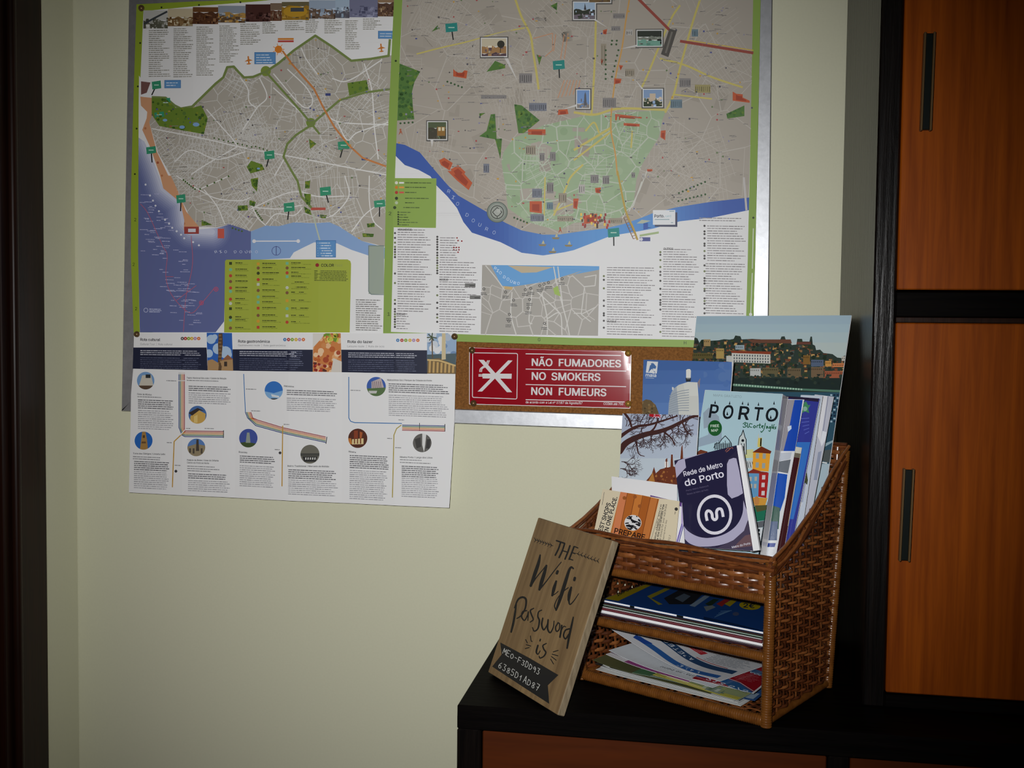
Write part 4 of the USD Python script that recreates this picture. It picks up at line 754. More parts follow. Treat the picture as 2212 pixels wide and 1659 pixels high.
for T0, t, x, y, x1 in ((G, 'Casa da Música', 188, 642, 312), (G, 'Teatro Nacional São João / Cadeia da Relação', 615, 504, 950), (G, 'Torre dos Clérigos / Livraria Lello', 155, 1148, 432), (G, 'Palácio da Bolsa / Casa do Infante', 620, 1203, 885), (G, 'Centro do Porto ao Norte', 620, 1225, 805), (G, 'Matosinhos', 1443, 573, 1528), (G, 'Boavista', 1055, 1135, 1127), (H, 'Bairro Tradicional / Mercado do Bolhão', 15, 1253, 365), (H, 'Matosinhos Sul / Parque da Cidade do Porto', 860, 522, 1240), (H, 'Ribeira', 530, 1132, 592), (H, 'Ribeira Porto / Largo dos Lóios', 970, 1178, 1245)):
    S.text(t, T0((x, y)), T0((x1, y + 6)), 3.3, (80, 80, 82), True)
for T0, x0, x1, y0, ym, y1 in ((G, 195, 500, 682, 755, 925), (G, 630, 990, 565, 605, 715), (G, 165, 472, 1205, 1275, 1440), (G, 630, 985, 1310, 1350, 1468), (H, 5, 430, 600, 650, 780), (G, 1065, 1370, 1160, 1225, 1420), (H, 22, 440, 1275, 1345, 1490), (H, 872, 1390, 545, 625, 825), (H, 540, 875, 1155, 1265, 1520), (H, 985, 1310, 1245, 1330, 1508)):
    a, b = T0((x0, y0), (x1, ym)); S.para(*a, *b, 4.3, (118, 118, 122), 2, ragged=.12); a2, b2 = T0((x0, ym + 17), (x1, y1)); S.para(*a2, *b2, 4.3, (168, 168, 172), 1.8, ragged=.14)
for T0, x0, y0, x1 in ((G, 190, 655, 440), (G, 615, 515, 945), (G, 155, 1165, 435), (G, 155, 1183, 405), (G, 622, 1245, 895), (G, 622, 1265, 920), (G, 622, 1283, 870), (H, 970, 1190, 1190), (H, 970, 1213, 1230), (G, 440, 518, 540), (G, 445, 1045, 495), (G, 610, 925, 650), (G, 765, 925, 860), (G, 1115, 590, 1215), (G, 1160, 775, 1255), (G, 1440, 890, 1495), (G, 1365, 1105, 1420), (G, 515, 1238, 580), (H, 545, 600, 650), (H, 955, 852, 1015), (H, 860, 1010, 905), (H, 930, 1088, 990)): a = T0((x0, y0), (x1, y0)); S.para(*a[0], a[1][0], a[0][1] + .1, 3.6, (150, 150, 152), 1.8)
S.done()

# ---------------------------------------------------------------- enamel sign
I = zoomed((980, 700), 5.267)
sg = thing('no_smoking_sign', 'red and white no smoking sign pinned to the cork below the right map', 'sign', on_plane((1190, 815), (0, -.014, 0), (0, 1, 0))[0])
def bendN(x, y): return .0012 - .0008 * np.clip((x - 1345) / 20, 0, 2) ** 2 * np.interp(y, [750, 785, 800, 820, 850, 880], [1.1, 1.0, .5, .25, .3, .9])
S = wall_sheet(sg, -.0163, bendN, (tuple(range(1345, 1372, 3)), (770, 785, 800, 810, 820, 850)), step=1.5e-5)
pl = Polygon(I((178, 264), (2022, 312), (2010, 962), (176, 914))).buffer(-2).buffer(2, 3)
RD = (150, 10, 28); SW = (226, 222, 222)
S.sheet(pl, plain('sign_white', SW, 0.2, coat=.5), .0012, name='plate')
S.on('red_field'); S.geom(pl.buffer(-1.6), RD)
S.up(); S.on('border_line')
S.geom(Polygon(I((240, 272), (1912, 318), (1912, 300), (240, 262))).buffer(-.4), RD)
g = Polygon(I((213, 322), (733, 330), (725, 858), (210, 838))).buffer(-4).buffer(4, 4); S.geom(g.difference(g.buffer(-1.8)), SW)
S.on('ruled_lines')
for a, b in (((820, 338), (1905, 358)), ((820, 512), (1965, 535)), ((820, 688), (1962, 712)), ((820, 860), (1945, 886))): S.line(I(a, b), 2, SW)
S.on('crossed_cigarette')
S.poly(I((330, 563), (662, 565), (660, 622), (330, 618)), SW)
for k in range(4): S.rect(*I((285 + 12 * k, 568))[0], *I((293 + 12 * k, 600))[0], SW)
for k in range(3): S.line(I((295 + 12 * k, 545), (303 + 12 * k, 510), (335 + 8 * k, 482 + 6 * k), (352 + 10 * k, 478 + 6 * k)), 1.5, SW, smooth=True); S.line(I((366 + 13 * k, 462), (374 + 13 * k, 440), (388 + 12 * k, 412)), 1.5, SW, smooth=True)
S.up(); S.poly(I((283, 405), (345, 408), (667, 775), (607, 775)), SW); S.poly(I((622, 412), (672, 415), (325, 768), (273, 768)), SW)
S.on('lettering')
_t = S.text
def heavy(t, p0, p1, cap, col, bold):
    for o in (0, .55): _t(t, p0 + (o, 0), p1 + (o, 0), cap, col, bold)
S.text = heavy
S.text('NÃO', I((888, 473)), I((1122, 478)), 15.4, SW, True); S.text('FUMADORES', I((1195, 478)), I((1902, 491)), 15.4, SW, True)
S.text('NO', I((888, 632)), I((1048, 634)), 15.8, SW, True); S.text('SMOKERS', I((1112, 636)), I((1668, 645)), 15.8, SW, True)
S.text('NON', I((882, 803)), I((1118, 807)), 15.8, SW, True); S.text('FUMEURS', I((1195, 809)), I((1735, 820)), 15.8, SW, True)
S.text = _t; S.text('de acordo com a Lei nº 37/87 de Agosto/87', I((820, 900)), I((1466, 912)), 5, SW, True); S.text('COIMA até 750', I((1705, 918)), I((1930, 922)), 5, SW, True)
S.done(SIGNP)

# ---------------------------------------------------------------- brass push pins
pin_prof = [(0.0001, .0062), (.002, .0060), (.0038, .0050), (.0050, .0034), (.0056, .0016), (.0058, .0006), (.0050, 0), (.0008, 0), (.0006, -.009), (.0001, -.010)]
for (x, y), yw, lab in (((306, 18), -.021, 'tarnished brass pin at the upper left corner of the left map'), ((296, 722), -.0285, 'tarnished brass pin at the upper left corner of the white leaflet'), ((982, 727), -.0285, 'dark brass pin where the white leaflet meets the right map'), ((1020, 757), -.0180, 'tarnished brass pin at the upper left corner of the red sign'), ((1357, 763), -.0168, 'shiny brass pin at the upper right corner of the red sign'), ((1023, 871), -.0180, 'tarnished brass pin at the lower left corner of the red sign'), ((1357, 872), -.0168, 'shiny brass pin at the lower right corner of the red sign')):
    o = on_plane((x, y), (0, yw, 0), (0, 1, 0))[0]
    tp = thing('push_pin', lab, 'push pin', o, 'brass push pins on the notice board')
    obj(tp, 'head', lathe(pin_prof[:7], o, (0, -1, 0)), TARN if x < 1100 else BRASS, smooth=60)
    obj(tp, 'point', lathe(pin_prof[6:], o, (0, -1, 0), 8), BRASS)

# ---------------------------------------------------------------- wicker letter rack on the sideboard
RU, RV, RW = np.array([.872, -.4895, 0]), np.array([.4895, .872, 0]), np.array([0, 0, 1.0])
R0 = np.array([-.1450, -.2908, ZT])
RWID, RDEP = .296, .206
def Rk(u, v, w): return R0 + np.multiply.outer(u, RU) + np.multiply.outer(v, RV) + np.multiply.outer(w, RW)
rack = thing('wicker_rack', 'brown woven wicker letter rack with three tiers of brochures on the sideboard', 'letter rack', R0)
def flare(side, w): return (-.018 if side < 0 else .002) * w / .226
def rim_w(v): return float(np.interp(v, [-.01, .0, .03, .07, .11, .15, .19, .225, .246], [.226, .227, .236, .252, .272, .296, .322, .346, .356]))
def back_v(w): return RDEP + .040 * w / .356
def weave(part_parent, to, a0, a1, rows, stakes, stake_top, b0, amp=.0024, thick=.0015, half=.0029, cane='strand', seed=1):
    """plain weave: level strands passing in front of and behind upright stakes; to(a, b, n) maps into the rack"""
    r = np.random.default_rng(seed); pitch = stakes[1] - stakes[0]
    for k, b in enumerate(rows):
        lo, hi = a0(b), a1(b)
        if hi - lo < .012: continue
        a = np.linspace(lo, hi, max(4, int((hi - lo) / pitch * 5)))
        n = amp * np.cos(math.pi * (a - stakes[0]) / pitch + math.pi * (k % 2))
        bb = b + r.uniform(-.0004, .0004) + .0004 * np.sin(a * 60 + r.uniform(0, 6))
        P = to(a, bb + 0 * a, n); N = to(a[:1], np.array([b]), np.array([1.0]))[0] - to(a[:1], np.array([b]), np.array([0.0]))[0]
        obj(part_parent, cane, tube(P, half * r.uniform(.9, 1.08), 7, True, (N, thick / half)), RATTAN[r.integers(4)], smooth=60)
    for a in stakes:
        t = stake_top(a); bs = b0(a) if callable(b0) else b0
        if t - bs < .012: continue
        b = np.linspace(bs, t, 4); P = to(a + 0 * b, b, 0 * b); N = to(np.array([a]), b[:1], np.array([1.0]))[0] - P[0]
        obj(part_parent, 'stake', tube(P, .0034, 6, True, (N, .32)), RATTAN[r.integers(4)], smooth=60)
def rod(parent, name, p, q, r, pitch=.0034):
    """rod wound with split cane: a ring for each turn"""
    L = np.linalg.norm(q - p); n = max(2, int(L / pitch)); t = np.linspace(0, 1, n * 3 + 1)
    rr = r * (1 - .075 * (np.arange(n * 3 + 1) % 3 == 0)); rr = rr * (1 + .012 * np.sin(t * 53))
    return obj(parent, name, tube(p + np.outer(t, q - p), rr, 12), CANE, smooth=75)
PT = .0066
rows = lambda lo, hi: np.arange(lo, hi, PT)
# front of the top tray, sides, back, floors
fp = group_part(rack, 'tray_front')
weave(fp, lambda a, b, n: Rk(a, -.001 - n, b), lambda b: flare(-1, b) + .002, lambda b: RWID + flare(1, b) - .002, rows(.180, .219), np.arange(.009, .30, .0212), lambda a: .222, .170, .003, .0021, .0037, seed=2)
for side, nm in ((1, 'right_side'), (-1, 'left_side')):
    sp = group_part(rack, nm); x0 = RWID if side > 0 else 0.0
    inv = lambda b: 0.004 if b < .226 else float(np.interp(b + .010, [rim_w(v) for v in np.linspace(0, .246, 40)], np.linspace(0, .246, 40)))
    weave(sp, lambda a, b, n, s=side, x=x0: Rk(x + np.array([flare(s, bb) for bb in np.atleast_1d(b)]) + s * n, a, b), inv, lambda b: back_v(b) - .003, rows(.016, .350), np.arange(.012, .246, .0205), lambda a: rim_w(a) - .006, lambda a: max(.006, (a - RDEP + .004) / .040 * .356), .0042, .0017, .0022 if side > 0 else .0028, seed=3 + side)
bp = group_part(rack, 'back')
weave(bp, lambda a, b, n: Rk(a, np.array([back_v(bb) for bb in np.atleast_1d(b)]) + n, b), lambda b: flare(-1, b) + .003, lambda b: RWID + flare(1, b) - .003, rows(.016, .352), np.arange(.010, .296, .0212), lambda a: .354, .006, seed=9)
for k, w in enumerate((.0085, .094, .172)):
    fs = group_part(rack, 'shelf')
    weave(fs, lambda a, b, n, w=w: Rk(a, b, w + .002 + n), lambda b: .004, lambda b: RWID - .004, rows(.010, .200), np.arange(.014, .29, .0212), lambda a: .202, .006, .0014, .0011, seed=20 + k)
for u, v, top in ((.0, .0, .222), (RWID, .0, .222), (.0, RDEP, .350), (RWID, RDEP, .350)):
    s = -1 if u == 0 else 1
    rod(rack, 'corner_post', Rk(u, v, .001), Rk(u + flare(s, top), v + (.039 if v else 0), top), .0078)
for w, r in ((.0085, .0080), (.094, .0068), (.1715, .0066)):
    rod(rack, 'front_rail', Rk(.004 + flare(-1, w), .0, w), Rk(RWID - .004 + flare(1, w), .0, w), r)
for s, x in ((-1, 0.0), (1, RWID)): rod(rack, 'side_rail', Rk(x, .006, .008), Rk(x, RDEP - .006, .008), .0055)
rod(rack, 'back_rail', Rk(.006, RDEP, .008), Rk(RWID - .006, RDEP, .008), .0055)
# rim: bundles of whole canes lying side by side
rm = group_part(rack, 'front_rim')
for k in range(5):
    a = np.linspace(-.020, RWID + .010, 40); o = k * .0042 - .0176
    obj(rm, 'cane', tube(Rk(a, -.004 - .003 * math.sin(k * 1.3) + .0012 * np.sin(a * 55 + k * 2), .2265 + o + .0016 * np.sin(a * 48 + k * 1.7)), .0027, 7), RATTAN[(k * 3 + 1) % 4], smooth=60)
for s, x in ((1, RWID), (-1, 0.0)):
    rm = group_part(rack, 'side_rim')
    for k in range(7):
        v = np.linspace(-.008, .246, 36); w = np.array([rim_w(t) for t in v]); o = k * .0042 - .0245
        obj(rm, 'cane', tube(Rk(x + flare(s, .226) * w / .226 + s * (.0025 + .002 * math.sin(k * 1.3)) + .001 * np.sin(v * 60 + k * 2), v, w + o + .0014 * np.sin(v * 50 + k)), .0027, 7), RATTAN[(k * 3) % 4], smooth=60)
rm = group_part(rack, 'back_rim')
for k in range(4):
    a = np.linspace(flare(-1, .356) - .003, RWID + flare(1, .356) + .003, 30); o = k * .0042 - .010
    obj(rm, 'cane', tube(Rk(a, .247 + .002 * math.sin(k * 1.3) + .001 * np.sin(a * 60 + k * 2), .356 + o), .0027, 7), RATTAN[(k * 3 + 2) % 4], smooth=60)

# ---------------------------------------------------------------- brochures standing in the top tray
def proj(P):
    v = (np.asarray(P) - EYE) @ CAM.T
    return np.column_stack([1106 + FPX * v[:, 0] / v[:, 2], 829.5 - FPX * v[:, 1] / v[:, 2]])
class Standing(Sheet):
    """a folded brochure standing in the tray, leaning back; corners TL, TR in picture points, sides running towards BL, BR and cut off at the tray's floor"""
    def __init__(s, name, label, cat, v0, lean, TL, TR, BR, BL, thick, cover, block=None, floor=.1785, side_mat=None, group=None):
        t = math.radians(lean); e = math.cos(t) * RW + math.sin(t) * RV; n = np.cross(RU, e); n = n if n @ (EYE - R0) > 0 else -n
        P0 = Rk(0.0, v0, floor)
        q = on_plane([TL, TR, BR, BL], P0, n)
        if floor is not None: floor = floor + max(thick, .0004) * math.sin(t)
        def down(a, b):
            k = (a[2] - (ZT + floor)) / max(a[2] - b[2], 1e-6); return a + (b - a) * k
        if floor is not None and BL is not None:
            lo = np.array([down(q[0], q[3]), down(q[1], q[2])])
            q = np.array([q[0], q[1], lo[1] if lo[1][2] > q[2][2] or True else q[2], lo[0]])
        s._init(name, label, cat, q, n, thick, cover, side_mat, group, P0)
    def _init(s, name, label, cat, q, n, thick, cover, side_mat, group, P0):
        s.q = q; s.out = Polygon(proj(q)).buffer(0)
        th = thing(name, label, cat, q[3], group)
        Sheet.__init__(s, th, lambda ab: on_plane(ab, P0, n), n, step=1.2e-5)
        inn = q.mean(0); qi = q + (inn - q) / np.linalg.norm(inn - q, axis=1)[:, None] * .0006
        if thick > .0011:
            c = min(.0005, thick / 4)
            obj(th, 'pages', hull(np.vstack([qi - n * c, qi - n * (thick - c)])), side_mat or PAPER)
            obj(th, 'front_cover', hull(np.vstack([q, q - n * c])), cover); obj(th, 'back_cover', hull(np.vstack([q - n * (thick - c), q - n * thick])), cover)
        else:
            obj(th, 'sheet', hull(np.vstack([q, q - n * thick])), cover)
    def geom(s, g, col, lv=None): Sheet.geom(s, g.intersection(s.out), col, lv)
    def fill(s, col): Sheet.geom(s, s.out.buffer(-.3), col, s.lv); s.up(); return s
    def face(s, name, inset_right=0.0):
        s.on(name); return s
class Free(Standing):
    """the same with all four corners given"""
    def __init__(s, name, label, cat, v0, lean, TL, TR, BR, BL, thick, cover, side_mat=None, group=None, w0=.1785):
        t = math.radians(lean); e = math.cos(t) * RW + math.sin(t) * RV; n = np.cross(RU, e); n = n if n @ (EYE - R0) > 0 else -n
        P0 = Rk(0.0, v0, w0); s._init(name, label, cat, on_plane([TL, TR, BR, BL], P0, n), n, thick, cover, side_mat, group, P0)
J, K, Z7 = zoomed((1320, 660), 4.096), zoomed((1230, 820), 3.95), zoomed((1560, 820), 4.147)
COV = plain('cover_white', (226, 226, 228), 0.3)

S = Standing('landscape_brochure', 'large landscape photo brochure of a hillside town, tallest at the back of the rack', 'brochure', .192, 13, (1505, 683), (1839, 681), (1794, 985), (1485, 880), .0025, COV)
S.on('cover_photo').fill((176, 196, 206))
def vgrad(S, x0, x1, ys, cols):
    for k in range(len(ys) - 1): S.rect(x0, ys[k], x1, ys[k + 1], cols[k])
    S.up()
vgrad(S, 1400, 1900, (670, 700, 718, 740, 860), ((166, 190, 204), (172, 196, 206), (180, 200, 204), (188, 202, 200)))
hill = J((640, 420), (690, 385), (705, 320), (722, 295), (745, 283), (765, 292), (782, 330), (800, 303), (840, 300), (880, 312), (950, 308), (1000, 298), (1050, 302), (1085, 295), (1100, 265), (1145, 272), (1155, 300), (1250, 295), (1330, 300), (1420, 300), (1495, 308), (1508, 275), (1535, 272), (1545, 300), (1570, 300), (1600, 350), (1640, 345), (1648, 295), (1690, 295), (1695, 318), (1755, 320), (1765, 275), (1778, 275), (1785, 345), (1805, 355), (1815, 395), (1850, 390), (1880, 420), (1960, 430), (2000, 460), (2040, 465), (2060, 445), (2100, 440), (2130, 1000), (640, 1000))
S.poly(hill, (54, 66, 60)); S.up()
r6 = np.random.default_rng(6); hp = Polygon(hill)
for _ in range(520):
    x, y = J((r6.uniform(690, 2090), r6.uniform(310, 660)))[0]; w, h = r6.uniform(2, 8), r6.uniform(2, 6)
    if hp.buffer(-2).contains(sbox(x, y, x + w, y + h)):
        c = [(176, 136, 82), (150, 112, 76), (110, 92, 74), (196, 160, 100), (130, 76, 54), (84, 92, 88), (60, 76, 56), (46, 58, 48)][r6.integers(8)]
        S.rect(x, y, x + w, y + h, c, S.lv); S.rect(x - .5, y - 1.2, x + w + .5, y, [(126, 66, 46), (96, 60, 48), (60, 70, 56)][r6.integers(3)], S.lv + 1)
S.up(2); blobs(S, hp.intersection(sbox(1480, 735, 1860, 812)), 190, 1.5, 4.5, [(40, 54, 42), (52, 66, 48), (62, 74, 50), (44, 50, 46)], 62)
S.up(); S.poly(J((1200, 300), (1590, 300), (1600, 335), (1250, 330)), (110, 74, 60)); S.poly(J((1645, 322), (1760, 322), (1770, 345), (1640, 345)), (110, 70, 60))
S.poly(J((1068, 418), (1410, 430), (1410, 515), (1070, 500)), (206, 206, 198)); S.poly(J((1060, 400), (1420, 408), (1412, 432), (1065, 420)), (140, 66, 46), S.lv + 1); S.poly(J((1020, 445), (1070, 445), (1070, 500), (1020, 495)), (196, 196, 190))
for k in range(14):
    for j in range(3): S.rect(*J((1085 + 23 * k, 432 + 26 * j + k * .6))[0], *J((1096 + 23 * k, 448 + 26 * j + k * .6))[0], (96, 104, 108), S.lv + 2)
for x0, y0, x1, y1, c in ((1895, 490, 1950, 540, (206, 150, 80)), (1960, 510, 2080, 545, (206, 130, 84)), (1890, 580, 2055, 680, (166, 96, 70)), (1770, 545, 1880, 640, (120, 100, 78)), (2040, 450, 2090, 490, (196, 190, 180)), (1230, 555, 1325, 625, (186, 190, 186)), (1340, 550, 1480, 630, (104, 96, 70)), (1560, 555, 1680, 630, (110, 96, 74)), (1700, 440, 1760, 520, (134, 100, 54)), (1770, 480, 1880, 540, (90, 104, 128)), (930, 380, 1000, 470, (176, 150, 90)), (820, 300, 880, 360, (166, 140, 96)), (1100, 350, 1180, 390, (150, 168, 176)), (700, 420, 900, 470, (96, 88, 54))):
    a = J((x0, y0), (x1, y1)); S.rect(*a[0], *a[1], c, S.lv)
    for k in range(max(1, int((a[1][0] - a[0][0]) / 4))): S.rect(a[0][0] + 1.4 + 4 * k, a[0][1] + 3, a[0][0] + 3 + 4 * k, a[0][1] + 6, np.array(c) * .55, S.lv + 1)
S.up(2); S.poly(J((640, 630), (1200, 640), (1700, 645), (2110, 640), (2110, 760), (640, 760)), (40, 52, 50)); blobs(S, Polygon(J((900, 600), (2090, 610), (2090, 700), (900, 690))), 60, 2, 5, [(44, 56, 48), (54, 66, 58), (36, 46, 44)], 63, S.lv + 1)
S.up(2); S.poly(J((1060, 690), (1300, 705), (1700, 735), (2060, 750), (2060, 770), (1700, 752), (1060, 712)), (90, 130, 110))
for k in range(26): S.disc(J((1085 + 24 * k, 700 + 1.7 * k)), 2, (166, 196, 176), S.lv + 1)
S.poly(J((1000, 760), (2100, 770), (2100, 1400), (1000, 1400)), (52, 86, 104), S.lv)
for k in range(40): S.rect(*J((1940 + 28 * (k % 4), 785 + 26 * (k // 4)))[0], *J((1958 + 28 * (k % 4), 800 + 26 * (k // 4)))[0], (30, 44, 66) if k % 3 else (166, 190, 206), S.lv + 2)
S.poly(Z7((880, 590), (1010, 535), (1020, 545), (890, 620)), (150, 176, 186), S.lv + 3); S.poly(Z7((880, 640), (1010, 620), (1000, 760), (880, 720)), (86, 92, 92), S.lv + 3); S.line(Z7((890, 740), (940, 748)), 3, (222, 226, 226), S.lv + 4)
S.done(GLOSS)

S = Standing('tower_brochure', 'blue brochure with a round white tower, in front of the landscape brochure at left', 'brochure', .137, 10.5, (1390, 777), (1583, 782), (1570, 930), (1387, 890), .003, COV)
S.on('cover_photo'); Sheet.geom(S, Polygon([(1390.5, 777.5), (1580, 782.4), (1566, 930), (1565, 1010), (1380, 1010), (1387, 890)]).intersection(S.out), (84, 116, 168)); S.up()
vgrad(S, 1370, 1580.5, (775, 800, 830, 870, 1000), ((74, 108, 168), (82, 116, 176), (90, 124, 182), (98, 132, 188)))
blobs(S, S.out.intersection(sbox(1520, 780, 1581, 840)), 10, 6, 14, [(84, 118, 176), (92, 124, 178)], 64); S.up()
S.poly(J((505, 970), (512, 860), (530, 780), (548, 740), (600, 702), (680, 676), (765, 680), (775, 820), (778, 970)), (206, 208, 202)); S.poly(J((505, 970), (512, 860), (530, 780), (548, 740), (580, 716), (600, 970)), (166, 176, 186)); S.poly(J((640, 690), (680, 676), (765, 680), (772, 800), (660, 800)), (214, 216, 210)); S.up()
for k in range(9): S.line(J((512 - k * .5 + 4, 800 + 19 * k), (600, 762 + 21 * k), (690, 745 + 23 * k)), 1.6, (150, 160, 170), smooth=True)
S.poly(J((540, 720), (555, 725), (552, 750), (540, 745)), (222, 222, 216)); S.poly(J((765, 680), (790, 640), (782, 740)), (140, 130, 140))
S.poly(J((664, 570), (680, 562), (698, 562), (707, 575), (705, 640), (664, 640)), (226, 226, 220)); S.poly(J((660, 640), (708, 640), (704, 672), (664, 675)), (50, 54, 60), S.lv + 1); S.poly(J((668, 640), (700, 640), (698, 652), (670, 652)), (120, 124, 126), S.lv + 2)
tr = Polygon(J((245, 975), (252, 890), (275, 850), (310, 830), (350, 838), (395, 880), (418, 940), (430, 980))); S.geom(tr, (110, 92, 66)); blobs(S, tr, 40, 1.2, 3.2, [(140, 120, 84), (84, 72, 52), (66, 58, 46), (130, 104, 70)], 65, S.lv + 1)
S.on('emblem'); S.poly(J((320, 492), (416, 498), (405, 602), (308, 594)), (226, 228, 230)); S.poly(J((330, 590), (345, 530), (375, 510), (400, 540), (395, 560), (370, 556), (372, 575), (398, 592)), (80, 116, 170), S.lv + 1); S.poly(J((345, 575), (362, 560), (385, 592), (335, 590)), (226, 228, 230), S.lv + 2); S.poly(J((350, 515), (372, 505), (362, 525)), (80, 116, 170), S.lv + 2)
S.text('maia', J((306, 628)), J((400, 632)), 7.4, (226, 230, 234), True); S.line(J((306, 640), (380, 643)), .9, (200, 210, 222))
S.done(GLOSS)

S = Standing('tree_leaflet', 'leaflet with a bare branching tree over a red-brown church, left of the city map packet', 'leaflet', .068, 9.0, (1345, 893), (1509, 897), (1500, 1040), (1337, 1037), .0022, COV)
S.on('cover_photo').fill((176, 188, 204))
vgrad(S, 1300, 1520, (890, 940, 990, 1100), ((170, 180, 200), (178, 190, 206), (190, 202, 212)))
BRN = (70, 44, 42)
for p, w in (((430, 610, 480, 545, 560, 500, 660, 465, 760, 445, 860, 410, 960, 360, 1040, 320, 1100, 310), (14, 13, 12, 11, 9.5, 8, 7, 6, 5)), ((430, 490, 500, 440, 580, 400, 680, 385, 800, 350, 920, 310), (8, 7, 6, 5, 4, 3)), ((470, 285, 510, 340, 530, 400), (5, 5, 4)), ((575, 530, 580, 600, 600, 640, 640, 655), (3, 2.4, 2, 1.4)), ((640, 480, 720, 420, 760, 330), (5, 4, 3)), ((800, 440, 870, 500, 900, 560), (4, 3, 2)), ((960, 360, 1000, 440, 1040, 470), (3.4, 3, 2))): S.brush(K(*np.reshape(p, (-1, 2))), w, BRN)
s_cnt = []
def twig(p, a, L, w, depth, r):
    if depth == 0 or L < 2.6 or len(s_cnt) > 2600: return
    s_cnt.append(1)
    q = p + L * np.array([math.cos(a), math.sin(a)]); q2 = (p + q) / 2 + r.normal(0, L * .08, 2)
    S.line([p, q2, q], w, (62, 44, 46), S.lv + 1)
    for _ in range(r.integers(2, 4)): twig(q, a + r.normal(0, .65), L * r.uniform(.55, .82), max(w * .72, .45), depth - 1, r)
r3 = np.random.default_rng(33)
for x, y, a in ((500, 400, -1), (560, 500, 1.4), (620, 480, 1.2), (700, 460, 1.6), (760, 445, 1.2), (820, 430, 1.8), (870, 410, 1.3), (930, 380, 1.5), (1000, 340, 1.7), (600, 395, -1.2), (690, 380, -1), (780, 360, -1.2), (880, 320, -1.4), (640, 400, 2.2), (960, 350, -1.1), (460, 700, .5), (450, 760, .4), (1040, 430, 2.4), (1020, 520, 2.6), (980, 480, 1.9), (580, 610, 2.2), (520, 330, -.6)): [twig(K((x + dx, y))[0], a + da, L_, 1.5, 6, r3) for dx, da, L_ in ((0, 0, 14), (18, .5, 11), (-16, -.4, 11))]
S.up(3); S.poly(K((640, 880), (680, 835), (705, 800), (722, 745), (738, 800), (775, 765), (815, 755), (822, 680), (836, 668), (838, 750), (862, 745), (868, 640), (882, 640), (886, 740), (940, 760), (955, 580), (965, 550), (972, 700), (985, 900)), (110, 58, 40)); S.up()
blobs(S, Polygon(K((690, 860), (780, 775), (900, 790), (910, 880))), 22, 1, 3, [(140, 84, 50), (86, 46, 34), (166, 110, 60)], 66); S.poly(K((672, 870), (712, 790), (730, 870)), (176, 120, 60), S.lv + 1)
for x in (812, 832): S.poly(K((x, 700), (x + 14, 700), (x + 14, 750), (x, 750)), (222, 220, 216), S.lv + 1)
S.on('flags'); S.poly(K((680, 270), (722, 285), (718, 322), (682, 312)), (176, 30, 40), S.lv + 2); S.poly(K((722, 285), (782, 290), (778, 328), (718, 322)), (206, 206, 222), S.lv + 2)
S.line(K((722, 287), (780, 326)), 1.6, (176, 30, 40), S.lv + 3); S.line(K((720, 322), (782, 290)), 1.6, (176, 30, 40), S.lv + 3); S.line(K((750, 286), (748, 326)), 1.8, (176, 30, 40), S.lv + 3); S.line(K((720, 304), (780, 309)), 1.8, (176, 30, 40), S.lv + 3)
S.done(GLOSS)

SLEEVE = plain('plastic_sleeve', (160, 158, 160), 0.2, coat=.4)
S = Standing('city_map_packet', 'thick pale blue packet of folded city maps lettered PORTO, at the middle of the rack', 'map packet', .092, 15.0, (1523, 842), (1691, 851), (1643, 1193), (1467, 1190), .020, COV, side_mat=SLEEVE)
S.on('cover_art'); S.fill((172, 202, 212))
INKB = (28, 34, 40)
S.poly(Z7((-170, 300), (-165, 440), (-20, 390), (-30, 330), (-120, 250)), (150, 166, 180)); S.poly(K((1110, 500), (1185, 470), (1190, 400), (1300, 400), (1300, 520), (1085, 580)), (150, 168, 184))
S.poly(K((1070, 380), (1100, 370), (1110, 430), (1072, 470)), (150, 190, 110), S.lv + 1); S.poly(K((1140, 90), (1160, 95), (1100, 390), (1085, 350)), (206, 206, 200))
S.up()
S.on('lettering'); S.text('MAPA GRATUITO', K((1228, 143)), K((1468, 157)), 5.2, (140, 160, 168)); 
up_ = (.16, -1)
for ch, x, x1 in (('P', 1188, 1275), ('O', 1302, 1402), ('R', 1438, 1540), ('T', 1565, 1652), ('O', 1668, 1784)):
    yb = 322 + (x - 1188) * .062; S.text(ch, K((x, yb)), K((x1 - 12, yb + 5)), 28, INKB, True, up=up_)
for x, y in ((1242, 175), (1366, 182), (1476, 182), (1524, 190), (1612, 192), (1745, 182)): S.poly(K((x - 6, y + 30), (x + 3, y), (x + 8, y + 32)), INKB)
for x, y in ((1347, 270), (1718, 300)): S.poly(K((x - 8, y + 34), (x, y), (x + 9, y + 34)), INKB)
GRN = (22, 84, 50)
for p in ((1482, 378, 1500, 366, 1510, 372, 1494, 384, 1512, 396, 1490, 408, 1482, 400), (1520, 370, 1522, 408, 1530, 404), (1560, 380, 1540, 376, 1536, 400, 1556, 408), (1578, 392, 1570, 404, 1580, 412, 1590, 400, 1578, 392), (1600, 410, 1602, 392, 1612, 390), (1626, 376, 1622, 408, 1630, 412), (1616, 388, 1634, 388), (1646, 402, 1656, 396, 1646, 394, 1640, 404, 1652, 414), (1672, 372, 1662, 420, 1640, 450, 1634, 440), (1684, 396, 1682, 418, 1690, 400, 1696, 418), (1716, 400, 1704, 406, 1710, 416, 1718, 404, 1712, 440, 1700, 436), (1730, 384, 1726, 416), (1738, 414, 1746, 404, 1738, 402, 1734, 414, 1744, 420), (1764, 404, 1754, 408, 1762, 416, 1752, 422), (1740, 392, 1750, 384)): S.line(K(*np.reshape(p, (-1, 2))), 1.6, GRN, S.lv + 1, smooth=True, cap='round')
